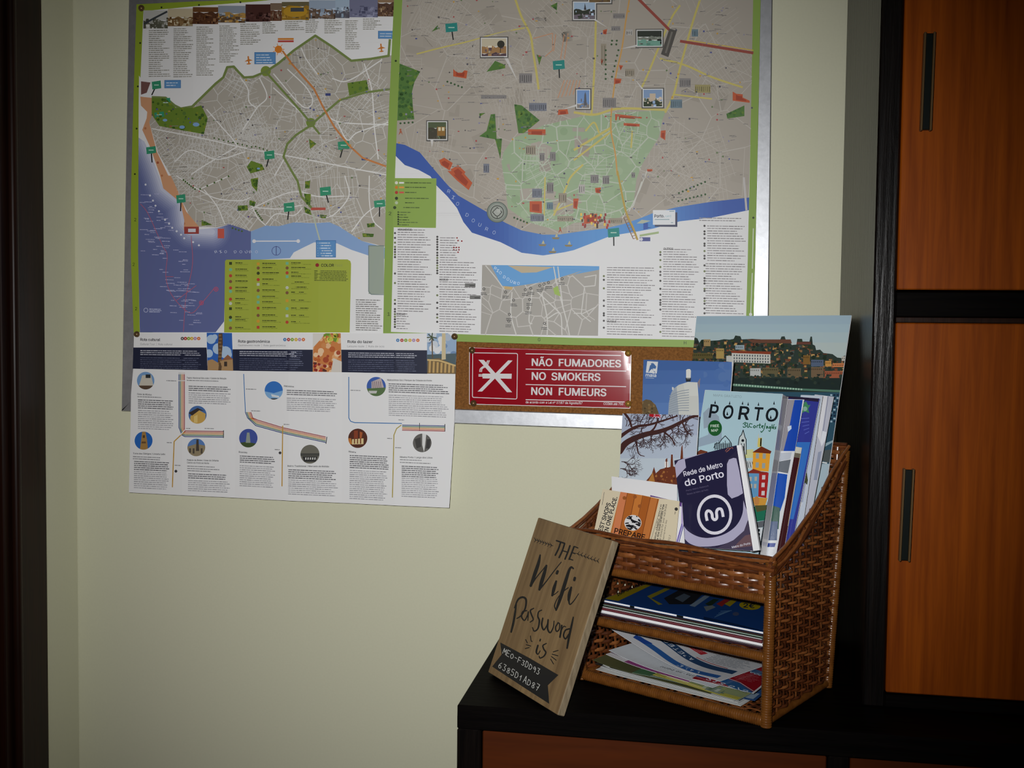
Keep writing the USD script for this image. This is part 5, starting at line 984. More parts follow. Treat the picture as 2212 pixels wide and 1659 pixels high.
S.on('badge'); S.disc(K((1242, 414)), 15.2, (28, 88, 40), S.lv + 1, 17); S.text('FREE', K((1205, 408)), K((1278, 404)), 5.6, (206, 222, 206), True, lv=S.lv + 2); S.text('MAP', K((1212, 446)), K((1270, 442)), 5.6, (206, 222, 206), True, lv=S.lv + 2)
S.on('town_drawing'); S.up()
S.line(K((1232, 585), (1248, 545), (1280, 540), (1300, 510), (1330, 480), (1360, 512), (1382, 545), (1385, 575)), 1.6, INKB)
for k in range(8): S.line(K((1240 + 18 * k, 548 - (k % 3) * 14), (1244 + 18 * k, 600)), 1.1, INKB); S.line(K((1240, 545 + 7 * k), (1382, 545 + 6 * k)), .8, INKB)
S.poly(K((1440, 560), (1452, 490), (1470, 470), (1483, 430), (1498, 490), (1508, 510), (1510, 640), (1470, 640)), (196, 206, 206)); S.line(K((1440, 560), (1452, 490), (1470, 470), (1483, 430), (1498, 490), (1508, 510), (1510, 640)), 1.6, INKB, S.lv + 1); S.disc(K((1480, 520)), 3, INKB, S.lv + 1); S.line(K((1468, 545), (1468, 600), (1492, 600), (1492, 545)), 1.4, INKB, S.lv + 1)
S.poly(K((1600, 560), (1614, 455), (1622, 500), (1618, 570)), (196, 196, 180)); S.poly(K((1612, 500), (1644, 495), (1640, 580), (1606, 575)), (206, 190, 100)); S.line(K((1636, 500), (1632, 570)), 3, (40, 40, 34), S.lv + 1)
for k in range(6): S.line(K((1490, 605 + 12 * k), (1570, 600 + 12 * k)), 2, (214, 204, 110)); 
S.poly(K((1500, 690), (1600, 685), (1600, 760), (1510, 760)), (190, 196, 196))
for k in range(5): S.line(K((1500 + 20 * k, 700), (1510 + 20 * k, 752)), 1.2, INKB, S.lv + 1)
S.up(2); S.poly(K((1568, 615), (1645, 605), (1715, 625), (1700, 785), (1562, 775)), (226, 158, 48)); S.poly(K((1562, 620), (1640, 570), (1725, 612), (1716, 632)), (110, 48, 30), S.lv + 1)
for x, y in ((1592, 628), (1650, 630), (1645, 712), (1590, 706)): S.poly(K((x, y), (x + 27, y), (x + 25, y + 46), (x - 2, y + 46)), (150, 160, 160), S.lv + 1)
S.poly(K((1515, 795), (1620, 800), (1615, 1000), (1560, 1005)), (96, 150, 190)); S.poly(K((1620, 790), (1700, 795), (1695, 870), (1680, 1010), (1612, 1000)), (166, 34, 34)); S.poly(K((1510, 798), (1570, 762), (1640, 785), (1700, 792), (1640, 802)), (130, 44, 34), S.lv + 1)
for x, y in ((1535, 830), (1580, 828), (1540, 890), (1575, 890)): S.poly(K((x, y), (x + 22, y), (x + 20, y + 36), (x, y + 36)), (176, 170, 160), S.lv + 1)
for x, y in ((1645, 815), (1640, 880), (1640, 950)): S.poly(K((x, y), (x + 28, y), (x + 26, y + 38), (x - 2, y + 38)), (206, 196, 196), S.lv + 1)
S.poly(K((1560, 1005), (1690, 1010), (1670, 1080), (1580, 1075)), (206, 150, 60)); S.disc(K((1598, 1035)), 6, (190, 130, 70), S.lv + 1, 10); S.poly(K((1580, 1075), (1690, 1070), (1690, 1110), (1600, 1130)), (84, 84, 50), S.lv + 1)
S.poly(K((1570, 1085), (1700, 1090), (1670, 1200), (1600, 1210)), (34, 110, 84), S.lv); S.poly(K((1596, 1215), (1680, 1200), (1650, 1260), (1600, 1265)), (96, 100, 106), S.lv); S.poly(K((1600, 1265), (1650, 1262), (1630, 1470), (1600, 1480)), (206, 212, 216), S.lv)
S.poly(K((1690, 1040), (1704, 1040), (1630, 1500), (1612, 1500)), INKB, S.lv + 1); S.poly(K((1080, 625), (1120, 598), (1180, 615), (1170, 640), (1090, 660)), (110, 56, 36))
for k in range(5): S.rect(*K((1612, 1275 + 34 * k))[0], *K((1626, 1296 + 34 * k))[0], INKB, S.lv + 2)
S.done(GLOSS)

# leaflets fanned out behind the map packet, right edges showing
def strip(name, label, v0, lean, TL, TR, BR, thick, base): 
    BLp = (TL[0] + (BR[0] - TR[0]), BR[1]); S = Standing(name, label, 'leaflet', v0, lean, TL, TR, BR, BLp, thick, COV, group=None); S.on('cover'); Sheet.geom(S, S.out.buffer(-.2), base); S.up(); return S
S = strip('blue_leaflet', 'bright blue leaflet with a white edge just right of the map packet', .116, 15, (1690, 862), (1737, 863), (1680, 1177), .0012, (222, 224, 228))
S.poly(Z7((480, 180), (722, 182), (690, 400), (655, 640), (600, 640), (480, 640)), (30, 74, 176)); S.poly(Z7((480, 180), (650, 180), (625, 300), (600, 440), (550, 640), (480, 640)), (150, 146, 152), S.lv + 1)
S.poly(Z7((480, 660), (625, 650), (610, 710), (480, 740)), (190, 196, 206)); S.poly(Z7((480, 740), (615, 715), (590, 840), (480, 820)), (110, 116, 124)); S.poly(Z7((450, 830), (585, 850), (560, 1060), (520, 1180), (400, 1180)), (28, 82, 180)); S.poly(Z7((430, 1120), (520, 1150), (505, 1340), (380, 1340)), (70, 100, 90)); S.poly(Z7((390, 1270), (500, 1270), (490, 1440), (380, 1440)), (96, 110, 140), S.lv + 1); S.poly(Z7((385, 1440), (490, 1440), (488, 1460), (385, 1460)), (226, 228, 230), S.lv + 2); S.poly(Z7((385, 1465), (480, 1465), (470, 1500), (385, 1500)), (36, 60, 140), S.lv + 2); S.poly(Z7((585, 420), (620, 410), (622, 440), (590, 470)), (206, 216, 230), S.lv + 2)
S.done(GLOSS)
S = strip('bottle_leaflet', 'narrow dark red leaflet with a pale bottle top, right of the map packet', .121, 15, (1713, 964), (1732, 967), (1702, 1140), .001, (64, 26, 30))
S.poly(Z7((640, 600), (715, 605), (708, 665), (648, 655)), (206, 204, 190)); S.poly(Z7((646, 655), (710, 665), (705, 705), (640, 695)), (110, 104, 90)); S.line(Z7((715, 620), (690, 740), (650, 950), (590, 1310)), 1.4, (190, 170, 140), S.lv + 1)
S.done(GLOSS)
S = strip('star_leaflet', 'violet blue leaflet with a green star right of the map packet', .127, 15, (1694, 855), (1771, 861), (1724, 1110), .0012, (56, 62, 150))
S.poly(Z7((560, 120), (870, 160), (862, 200), (560, 165)), (44, 36, 60)); S.poly(Z7((560, 560), (790, 560), (750, 760), (700, 1000), (640, 1250), (560, 1250)), (56, 116, 196)); S.poly(Z7((720, 215), (752, 195), (770, 230), (792, 225), (770, 262), (780, 300), (742, 285), (715, 300), (722, 258)), (70, 140, 96), S.lv + 1); S.disc(Z7((742, 262)), 5, (140, 180, 160), S.lv + 2)
for k in range(5): S.line(Z7((700 + 10 * k, 350 + 34 * k), (780, 345 + 30 * k)), 1.6, (92, 104, 190), S.lv + 1)
S.done(GLOSS)
S = strip('spire_leaflet', 'white and pale blue leaflet with a dark spire, behind the violet star leaflet', .141, 15, (1730, 853), (1777, 855), (1743, 1075), .0012, (196, 206, 220))
S.poly(Z7((815, 190), (850, 180), (865, 240), (840, 310), (815, 320)), (96, 116, 150)); S.poly(Z7((745, 800), (752, 790), (768, 900), (762, 940), (735, 930)), (70, 76, 50)); S.poly(Z7((725, 920), (760, 940), (730, 1080), (690, 1180)), (214, 216, 222)); 
for k in range(3): S.line(Z7((735 + 8 * k, 925), (705 + 8 * k, 1100)), 1, (120, 136, 176), S.lv + 1)
S.poly(Z7((840, 560), (880, 440), (895, 440), (870, 640), (830, 700), (850, 640)), (96, 84, 84)); S.poly(Z7((820, 690), (850, 690), (800, 960), (770, 1040)), (84, 60, 66), S.lv + 1)
S.done(GLOSS)
S = strip('pale_leaflet', 'plain whitish leaflet, rightmost of the fan in front of the landscape brochure', .158, 15, (1760, 852), (1801, 857), (1764, 1050), .0012, (190, 192, 204))
S.poly(Z7((890, 130), (945, 140), (900, 420), (880, 560), (850, 500)), (222, 222, 226)); S.poly(Z7((900, 460), (935, 470), (925, 540), (890, 600), (880, 560)), (226, 230, 236)); S.line(Z7((950, 150), (905, 460)), 1.2, (120, 124, 150), S.lv + 1); S.poly(Z7((860, 650), (890, 640), (850, 900), (820, 900)), (150, 158, 180))
S.done(GLOSS)

S = Standing('blank_leaflet', 'back of a blank white leaflet below the tree leaflet', 'leaflet', .052, 13, (1321, 1029), (1462, 1047), (1462, 1120), (1322, 1080), .0016, COV); S.done()
S = Free('violet_flyer', 'white flyer with a violet top edge and blue lines, half behind the metro leaflet', 'flyer', .0305, 14, K((690, 986))[0], K((960, 1050))[0], K((985, 1424))[0], K((700, 1385))[0], .0008, COV)
S.on('print'); S.poly(K((690, 986), (960, 1050), (960, 1085), (690, 1015)), (96, 66, 130)); S.line(K((965, 1060), (962, 1240), (905, 1424)), 4, (176, 160, 206)); S.line(K((978, 1225), (925, 1424)), 1.6, (60, 60, 150), S.lv + 1); S.line(K((960, 1230), (912, 1424)), 1.4, (60, 60, 150), S.lv + 1)
S.done(GLOSS)
S = Free('shopping_leaflet', 'beige shopping leaflet with an orange wood panel, at the left front of the top tray', 'leaflet', .022, 14, K((285, 933))[0], K((938, 1038))[0], K((900, 1424))[0], K((213, 1282))[0], .0014, plain('cover_beige', (212, 200, 172), .35))
S.on('wood_panel'); pn = Polygon(K((440, 945), (766, 1020), (675, 1400), (345, 1330))); S.geom(pn, (186, 112, 54)); S.up()
for k, c in enumerate(((206, 126, 84), (176, 100, 44), (196, 120, 56), (166, 92, 40), (190, 116, 60))): a, b = 440 + 65 * k, 440 + 65 * (k + 1); S.geom(Polygon(K((a, 930 + 15 * k), (b - 5, 945 + 15 * k), (b - 98, 1410), (a - 95, 1410))).intersection(pn), c); S.geom(LineString(K((b - 4, 940 + 15 * k), (b - 96, 1400))).buffer(.7).intersection(pn), (130, 70, 34), S.lv + 1)
for x, y in ((470, 1010), (600, 1080), (560, 1000)): S.geom(Point(*K((x, y))[0]).buffer(4, 4).intersection(pn), (150, 86, 44), S.lv + 2)
S.up(3); S.on('round_stamp'); S.disc(K((542, 1222)), 18.5, (214, 214, 214), ry=17); S.up(); rs = np.random.default_rng(12); dk = Point(*K((542, 1222))[0]).buffer(17, 8)
for _ in range(30): x, y = K((542 + rs.uniform(-62, 62), 1222 + rs.uniform(-58, 58)))[0]; S.geom(LineString([(x, y), (x + rs.uniform(5, 13), y + rs.uniform(-3, 6))]).buffer(rs.uniform(.8, 2)).intersection(dk), (30, 30, 34))
S.on('lettering'); S.text('PREPARE', K((380, 1308)), K((640, 1366)), 11, (40, 28, 24), True)
S.text('BEST SHOPS', K((272, 1325)), K((355, 1058)), 9.2, (40, 40, 44), True); S.text('IN ONE PLACE.', K((327, 1312)), K((410, 1004)), 8.6, (40, 40, 44), True)
S.line(K((280, 1070), (298, 960)), .9, (110, 106, 98)); S.line(K((262, 1240), (284, 1180)), .9, (110, 106, 98))
for k in range(4):
    a, b = K((728 + 24 * k, 1398), (790 + 22 * k, 1065)); S.text(('Your daily store', 'It\'s the best brands, the', 'best choice for your wardrobe', 'Shopping every day')[k], a, b if k < 3 else a + (b - a) * .6, 4.2 if k < 3 else 3, (60, 58, 56), k == 1)
S.line(K((722, 1395), (800, 1075)), .9, (96, 92, 84)); S.line(K((690, 1390), (770, 1120)), .9, (130, 124, 110)); S.disc(K((912, 1105)), 3.6, (60, 58, 56)); S.line(K((905, 1125), (900, 1150)), 1, (60, 58, 56)); S.text('2017', K((850, 1395)), K((868, 1330)), 4, (90, 88, 84))
S.done(GLOSS)
S = Free('metro_leaflet', 'dark navy metro network leaflet with a white ring emblem, front right of the top tray', 'leaflet', .040, 15, (1456.6, 995), (1591, 962), (1627, 1190), (1479.5, 1180), .0048, COV)
S.on('cover_art'); Sheet.geom(S, S.out, (46, 42, 68)); S.up(); LAV = (176, 172, 198)
S.poly(K((895, 740), (930, 690), (1000, 665), (1165, 625), (1150, 655), (1060, 700), (985, 760), (930, 820), (905, 850)), LAV)
S.poly(K((985, 680), (1165, 625), (1430, 560), (1430, 600), (1340, 690), (1340, 900), (1380, 1010), (1470, 975), (1490, 1200), (1430, 1300), (1300, 1350), (1100, 1340), (960, 1220), (945, 1050), (935, 900), (1000, 780)), (38, 36, 64), S.lv)
S.poly(K((1345, 720), (1362, 682), (1400, 668), (1425, 672), (1450, 780), (1482, 970), (1440, 995), (1385, 1015), (1352, 980), (1345, 900)), LAV, S.lv + 1)
S.poly(np.vstack([smoothline(K((955, 1215), (1010, 1290), (1100, 1340), (1200, 1350), (1320, 1320), (1420, 1250), (1475, 1150), (1486, 1030)), 5), smoothline(K((1500, 1080), (1530, 1180), (1490, 1290), (1400, 1370), (1270, 1415), (1120, 1425), (1030, 1400), (975, 1350)), 5)]), LAV, S.lv + 1)
S.poly(K((1490, 1010), (1512, 1130), (1570, 1455), (1400, 1470), (1240, 1445), (1400, 1370), (1490, 1290), (1530, 1180), (1500, 1060)), (74, 66, 88), S.lv + 1); S.poly(K((1500, 1330), (1545, 1320), (1560, 1420), (1400, 1440), (1430, 1400)), (110, 84, 90), S.lv + 2)
S.up(2); S.on('ring_emblem'); S.disc(K((1239, 1152)), 38.2, (222, 220, 230), S.lv + 1, 43.4); S.disc(K((1239, 1152)), 32, (34, 34, 62), S.lv + 2, 36.8)
S.line(K((1176, 1205), (1166, 1150), (1178, 1122), (1200, 1124), (1216, 1145), (1222, 1180), (1240, 1196), (1258, 1180), (1256, 1130), (1268, 1106), (1292, 1104), (1304, 1124), (1313, 1172)), 6.2, (226, 224, 234), S.lv + 3, smooth=True)
S.on('lettering'); S.text('Rede de Metro', K((979, 826)), K((1310, 742)), 10.4, (222, 220, 232), True); S.text('do Porto', K((990, 910)), K((1322, 828)), 14.4, (226, 224, 236), True)
S.text('Porto Metro Network', K((998, 955)), K((1190, 912)), 3.6, (96, 90, 120)); S.text('Réseau de Métro de Porto', K((1005, 985)), K((1185, 946)), 3.6, (96, 90, 120))
S.text('Metro do Porto', K((1388, 1440)), K((1546, 1404)), 4.6, (206, 204, 216), True, lv=S.lv + 5); S.line(K((1330, 612), (1352, 585), (1370, 592), (1340, 618), (1385, 580), (1396, 592)), 1.4, (150, 90, 80), smooth=True)
S.done(GLOSS)
q = S.q; n_ = S.nrm; ex = (q[1] - q[0]) / np.linalg.norm(q[1] - q[0])
for k, o in enumerate((.0034, .0062, .0085)): obj(S.parent, 'folded_page', hull(np.vstack([[q[1] - ex * .004, q[1] + ex * o * .7 - n_ * .003, q[2] + ex * o - n_ * .003, q[2] - ex * .004]] + [[p - n_ * (.0052 + .0012 * k) for p in (q[1] - ex * .004, q[1] + ex * o * .7, q[2] + ex * o, q[2] - ex * .004)]])), [COV, plain('cover_sky', (150, 190, 220), .3), COV][k])

# ---------------------------------------------------------------- magazines on the middle shelf
DKP = plain('pages_dark', (52, 34, 36), .5); RDP = plain('pages_red', (110, 52, 60), .5); GNP = plain('pages_green', (176, 190, 176), .5)
MAG = [('thin purple magazine, lowest on the middle shelf', .0026, (48, 22, 44), 0.0, DKP), ('magazine of thick white pages, second from the bottom of the middle shelf', .0046, (206, 206, 210), .006, PAPER), ('dark red magazine in the middle of the stack on the middle shelf', .0044, (76, 24, 36), -.004, RDP), ('thin white magazine under the pale green one on the middle shelf', .0022, (60, 56, 56), .003, PAPER), ('pale green thin magazine, third from the top on the middle shelf', .0022, (60, 90, 74), -.002, GNP), ('thin black-edged magazine directly under the blue one', .0030, (30, 24, 26), .004, DKP)]
w = .0994
def slab(parent, name, u0, v0, u1, v1, w0, w1, rot, mat, inset=0.0):
    c, s = math.cos(rot), math.sin(rot); um, vm = (u0 + u1) / 2, (v0 + v1) / 2; P = []
    for u, v in ((u0 + inset, v0 + inset), (u1 - inset, v0 + inset), (u1 - inset, v1 - inset), (u0 + inset, v1 - inset)):
        uu, vv = um + c * (u - um) - s * (v - vm), vm + s * (u - um) + c * (v - vm); P += [Rk(uu, vv, w0), Rk(uu, vv, w1)]
    return obj(parent, name, hull(P), mat)
for k, (lab, th_, col, rot, pgm) in enumerate(MAG):
    t = thing('magazine', lab, 'magazine', Rk(.15, .1, w), 'magazines on the middle shelf'); cm = plain(f'magazine_cover_{k}', col, .3)
    e = .0006; v0 = .013 + .002 * ((k * 2) % 3)
    slab(t, 'back_cover', .019, v0, .281, .188, w, w + e, rot, cm); slab(t, 'pages', .019, v0, .281, .188, w + e, w + th_ - e, rot, pgm, .0006); slab(t, 'front_cover', .019, v0, .281, .188, w + th_ - e, w + th_, rot, cm); w += th_ + .0001
t = thing('magazine', 'blue magazine with yellow banners, topmost on the middle shelf', 'magazine', Rk(.15, .1, w), 'magazines on the middle shelf')
BLU = plain('magazine_cover_blue', (22, 62, 122), .3)
slab(t, 'pages', .021, .016, .283, .190, w + .0004, w + .0030, 0, PAPER, .0006); slab(t, 'front_cover', .021, .016, .283, .190, w + .0030, w + .0035, 0, BLU); slab(t, 'back_cover', .021, .016, .283, .190, w, w + .0004, 0, BLU)
for a, b in ((.072, .079), (.150, .160)): slab(t, 'black_tab', a, .0152, b, .017, w + .0004, w + .0030, 0, BLACKM)
wt = w + .0035; P0 = Rk(0.0, 0.0, wt); Q1, Q2 = zoomed((1220, 1100), 6.9125), zoomed((1520, 1160), 6.9125)
S = Sheet(t, lambda ab: on_plane(ab, P0, (0, 0, 1)), (0, 0, 1), step=1e-5); mo = Polygon(proj(np.array([Rk(.022, .017, wt), Rk(.282, .017, wt), Rk(.282, .189, wt), Rk(.022, .189, wt)]))); S.geom = lambda g, c, lv=None: Sheet.geom(S, g.intersection(mo), c, lv)
S.on('cover_print'); S.poly(Q1((600, 1340), (1040, 1060), (1390, 1090), (800, 1370)), (150, 132, 24)); S.text('IMPORTANTE', Q1((790, 1300)), Q1((1230, 1085)), 6, (20, 24, 30), True, lv=3)
S.poly(Q1((1230, 1300), (1560, 1150), (1640, 1160), (1290, 1330), (1460, 1420), (1400, 1430)), (140, 130, 40)); S.poly(Q1((1480, 1330), (1700, 1210), (2100, 1230), (1900, 1420), (1560, 1420)), (30, 34, 40)); S.poly(Q1((1640, 1330), (1780, 1260), (1880, 1300), (1760, 1390)), (76, 90, 104), 2); S.poly(Q1((1860, 1440), (2100, 1280), (2180, 1290), (1940, 1460)), (120, 140, 160), 2)
for x, c in ((20, (30, 50, 40)), (190, (150, 40, 40)), (310, (160, 140, 30))): S.poly(Q2((x, 1000), (x + 130, 925), (x + 210, 935), (x + 80, 1040)), c, 2)
S.disc(Q2((690, 1025)), 23, (170, 150, 20), 2, 9, 5); S.text('2€', Q2((590, 1052)), Q2((760, 1062)), 9, (30, 40, 60), True, lv=3)
S.poly(Q2((0, 1040), (130, 1020), (180, 1050), (40, 1110)), (110, 120, 124), 2)
for k in range(4): S.line(Q2((160 + 30 * k, 1200 - 30 * k), (330 + 30 * k, 1130 - 10 * k)), 1.2, (90, 130, 170), 2)
S.disc(Q2((480, 1150)), 7, (70, 80, 110), 2, 4); S.poly(Q2((0, 1240), (300, 1300), (600, 1370), (900, 1420), (900, 1405), (500, 1300), (0, 1190)), (14, 44, 84), 2)
S.done(GLOSS)

# ---------------------------------------------------------------- flyers and papers piled on the bottom shelf
def lying(name, label, u0, v0, w0, ang, la, lb, col, bend=None, thick=.0005, step=1e-5):
    """sheet lying on the pile: (a, b) metres along its front edge and backwards; bend(a, b) lifts it"""
    c, s = math.cos(ang), math.sin(ang); t = thing(name, label, 'flyer' if 'flyer' in name else 'leaflet' if 'leaflet' in name else 'paper', Rk(u0, v0, w0), 'papers on the bottom shelf')
    f = bend or (lambda a, b: 0 * a)
    S = Sheet(t, lambda ab: Rk(u0 + c * ab[:, 0] - s * ab[:, 1], v0 + s * ab[:, 0] + c * ab[:, 1], w0 + f(ab[:, 0], ab[:, 1])), (0, 0, 1), (np.linspace(0, la, 15)[1:-1] if bend else (), ()), step=step)
    S.rectg = sbox(0, 0, la, lb); S.sheet(S.rectg, plain('sheet_%d' % len(BASES), col, .4), thick, name='sheet'); S.la, S.lb = la, lb
    return S
w = .0150
for k, lab in enumerate(('lowest white paper on the bottom shelf', 'white paper second from the bottom of the lowest pile', 'white paper third from the bottom of the lowest pile')):
    lying('paper', lab, .016 + .006 * k, .012 + .003 * (k % 2), w, .01 - .012 * k, .236 - .01 * k, .178, (214, 216, 214), (lambda a, b, k=k: .0012 * (1 + k) * np.clip(1 - a / .05, 0, 1) ** 2)).done(); w += .0034 if k < 2 else .0012
S = lying('blue_leaflet', 'blue leaflet poking out at the right of the lowest pile', .176, .016, w, .10, .092, .15, (40, 76, 130)); S.on('print'); S.rect(.004, .004, .088, .03, (150, 170, 190)); S.rect(.05, .05, .088, .09, (206, 212, 216)); S.done(GLOSS); w += .001
S = lying('dark_paper', 'dark grey leaflet in the lowest pile under the olive one', .013, .013, w, -.02, .160, .17, (44, 46, 44)); S.done(); w += .001
S = lying('olive_leaflet', 'olive green leaflet with a lifted corner at the left of the lowest pile', .010, .012, w, -.03, .200, .16, (84, 86, 54), lambda a, b: .0045 * np.clip(1 - a / .06, 0, 1) ** 2); S.done(); w += .0012
S = lying('patterned_leaflet', 'grey green patterned leaflet sticking out at the front of the lowest pile', .082, .008, w, -.02, .172, .15, (130, 146, 132), lambda a, b: .003 * np.sin(np.clip(a / .172, 0, 1) * 3.14)); S.on('print')
for k in range(16): S.rect(.008 + .0095 * k, .004, .013 + .0095 * k, .016, (176, 186, 170) if k % 2 else (96, 116, 96)); S.rect(.01 + .0095 * k, .02, .016 + .0095 * k, .03, (150, 160, 110))
S.rect(.0, .0, .03, .022, (70, 110, 76), 2); S.done(); w += .0028
S = lying('yellow_leaflet', 'yellow green leaflet slanting across the front of the lowest pile', .118, .006, w, -.03, .135, .14, (176, 170, 70), lambda a, b: .002 * np.cos(a * 25) + .0005); S.on('print'); S.rect(.0, .01, .135, .05, (140, 150, 110)); S.rect(.02, .002, .10, .008, (206, 196, 120)); S.done(); w += .0026
S = lying('magenta_flyer', 'white and magenta flyer at the left of the lowest pile', .024, .026, w, -.10, .150, .15, (206, 204, 206), lambda a, b: .006 * np.clip(1 - a / .09, 0, 1) ** 2); S.on('print'); S.rect(.035, .0, .15, .012, (140, 60, 120)); S.rect(.0, .012, .15, .06, (84, 40, 76)); S.done(); w += .0012
S = lying('white_flyer', 'plain white flyer under the flyer with blue banners', .024, .034, w, -.13, .190, .14, (206, 210, 214), lambda a, b: .009 * np.clip(1 - a / .10, 0, 1) ** 2); S.on('print'); S.text('Esta-se bem!', (.150, .022), (.085, .022), .007, (60, 60, 64), up=(0, -1)); S.done(); w += .0014
S = lying('red_leaflet', 'dark red leaflet with a blue wave and white numbers on the bottom shelf', .178, .012, w, .10, .090, .14, (214, 214, 216), lambda a, b: .0015 * np.cos(a * 30) + .0015); S.on('print')
S.rect(.0, .0, .0875, .14, (150, 24, 36)); S.up(); S.poly([(0, .030), (.03, .034), (.06, .026), (.0875, .004), (.0875, -.001), (.06, .0), (.03, .016), (0, .012)], (44, 96, 150)); S.line([(0, .032), (.03, .036), (.06, .028), (.0875, .007)], .0014, (214, 214, 220), 3)
S.text('213 573', (.018, .0165), (.082, .0045), .0085, (200, 216, 230), True, lv=4); S.text('Lisboa', (.03, .004), (.052, .004), .004, (214, 170, 170), lv=4); S.poly([(.04, .085), (.0875, .07), (.0875, .09), (.05, .098)], (60, 100, 140), 3); S.text('AQUI', (.055, .083), (.083, .077), .006, (190, 206, 216), True, lv=4)
for k in range(5): S.para(.03, .045 + .006 * k, .08, .0452 + .006 * k, .006, (190, 110, 116), .0014, slope=-.1, lv=3)
S.done(GLOSS); w += .0046
S = lying('banner_flyer', 'white flyer with two curved blue banners, topmost on the bottom shelf', .013, .054, w, -.16, .206, .118, (214, 216, 220), lambda a, b: .030 * np.clip(1 - a / .16, 0, 1) ** 1.7 + .0008 * np.sin(a * 40)); S.on('print')
c1 = [(.035, .022), (.075, .020), (.12, .012), (.165, .010), (.195, .014)]; c2 = [(.035, .060), (.075, .056), (.12, .046), (.165, .042), (.198, .046)]
for cc, wd, c in ((c1, .013, (40, 92, 160)), (c2, .017, (34, 66, 104))): S.line(cc, wd, c, smooth=True)
S.poly([(.03, .026), (.06, .03), (.055, .016), (.034, .014)], (30, 70, 150))
for k, ch in enumerate('APETECER'): x = .125 - .0115 * k; y = np.interp(x, [p[0] for p in c2], [p[1] for p in c2]) + .004; S.text(ch, (x, y), (x - .0085, y + .001), .0085, (206, 212, 220), True, up=(0, -1), lv=3)
for k, ch in enumerate('VALE'): x = .165 - .011 * k; y = np.interp(x, [p[0] for p in c1], [p[1] for p in c1]) + .003; S.text(ch, (x, y), (x - .008, y), .007, (190, 206, 222), True, up=(0, -1), lv=3)
S.poly([(.075, .092), (.12, .086), (.118, .072), (.078, .078)], (176, 40, 50)); [S.line([(.08, .078 + .004 * k), (.116, .073 + .004 * k)], .001, (222, 160, 160), 3) for k in range(4)]
S.para(.13, .062, .198, .10, .006, (130, 140, 150), .0018, slope=.04); S.line([(.12, .058), (.18, .054)], .002, (176, 60, 60), 2)
S.done()

# ---------------------------------------------------------------- painted board leaning on the rack
Lz = zoomed((1040, 1100), 3.607)
zb = ZT + .0045
bl = on_plane([(1054, 1452)], (0, 0, zb), (0, 0, 1))[0]; br = on_plane([(1204, 1545)], (0, 0, zb), (0, 0, 1))[0]
d = (br - bl) / np.linalg.norm(br - bl); nn = np.array([-d[1], d[0], 0]); tl_ = math.radians(20.3); e = math.cos(tl_) * RW + math.sin(tl_) * nn; nf = np.cross(d, e); nf = nf if nf @ (EYE - bl) > 0 else -nf
WB, HB, TB = np.linalg.norm(br - bl), .2455, .0125
def plank_mat(name, a, b, u, g):
    usdkit.material(stage, f'/World/Looks/{name}', {
        'g': ('geometry', {}), 'du': ('vector_math', dict(math_type='dot_product', vector2=tuple(u * 60))), 'dg': ('vector_math', dict(math_type='dot_product', vector2=tuple(g * 3.5))),
        'c': ('combine_xyz', dict(z=0.0)), 'n': ('noise_texture', dict(scale=1.6, detail=6.0, roughness=.62, distortion=.25)), 'n2': ('noise_texture', dict(scale=.35, detail=2.0)),
        'r': ('rgb_ramp', dict(ramp=[(.3, tuple(lin(a))), (.7, tuple(lin(b)))])), 'm': ('mix_color', dict(blend_type='multiply', fac=.5)), 'r2': ('rgb_ramp', dict(ramp=[(.3, (.6, .58, .55)), (.7, (1, 1, 1))])),
        'p': ('principled_bsdf', dict(roughness=.6, specular_ior_level=.3))},
        [('g.position', 'du.vector1'), ('g.position', 'dg.vector1'), ('du.value', 'c.x'), ('dg.value', 'c.y'), ('c.vector', 'n.vector'), ('c.vector', 'n2.vector'), ('n.fac', 'r.fac'), ('n2.fac', 'r2.fac'), ('r.color', 'm.a'), ('r2.color', 'm.b'), ('m.result', 'p.base_color')], surface='p.BSDF')
    return f'/World/Looks/{name}'
WIFIW = plank_mat('weathered_board_face', (118, 94, 64), (152, 126, 88), d, e)
wf = thing('wifi_board', 'small plank board hand-lettered with the wifi password, leaning on the rack', 'wooden sign', bl)
obj(wf, 'plank', cbox((0, 0, -TB), (WB, HB, -.0006), .0012, (bl, d, e, nf)), WIFIE)
obj(wf, 'painted_face', cbox((.0006, .0006, -.0009), (WB - .0006, HB - .0006, 0), .0003, (bl, d, e, nf)), WIFIW)
S = Sheet(wf, lambda ab: on_plane(ab, bl, nf), nf, step=1.5e-5)
BK = (26, 25, 24)
def ink(*strokes, w=4, col=BK):
    for p in strokes:
        p = list(p); ww = w
        if isinstance(p[0], (tuple, list)): p, ww = p
        S.brush(Lz(*np.reshape(p, (-1, 2))), np.asarray(ww, float) / 3.607, col)
S.on('lettering')
ink(((585, 245, 648, 266), 12), ((618, 258, 600, 310, 576, 358), 13), ((648, 270, 630, 325, 606, 376), 13), ((690, 285, 672, 338, 652, 388), 13), ((628, 322, 676, 336), 9), ((722, 292, 704, 340, 684, 390), 13), ((724, 290, 752, 302), 9), ((706, 338, 730, 346), 9), ((686, 388, 712, 396), 9))
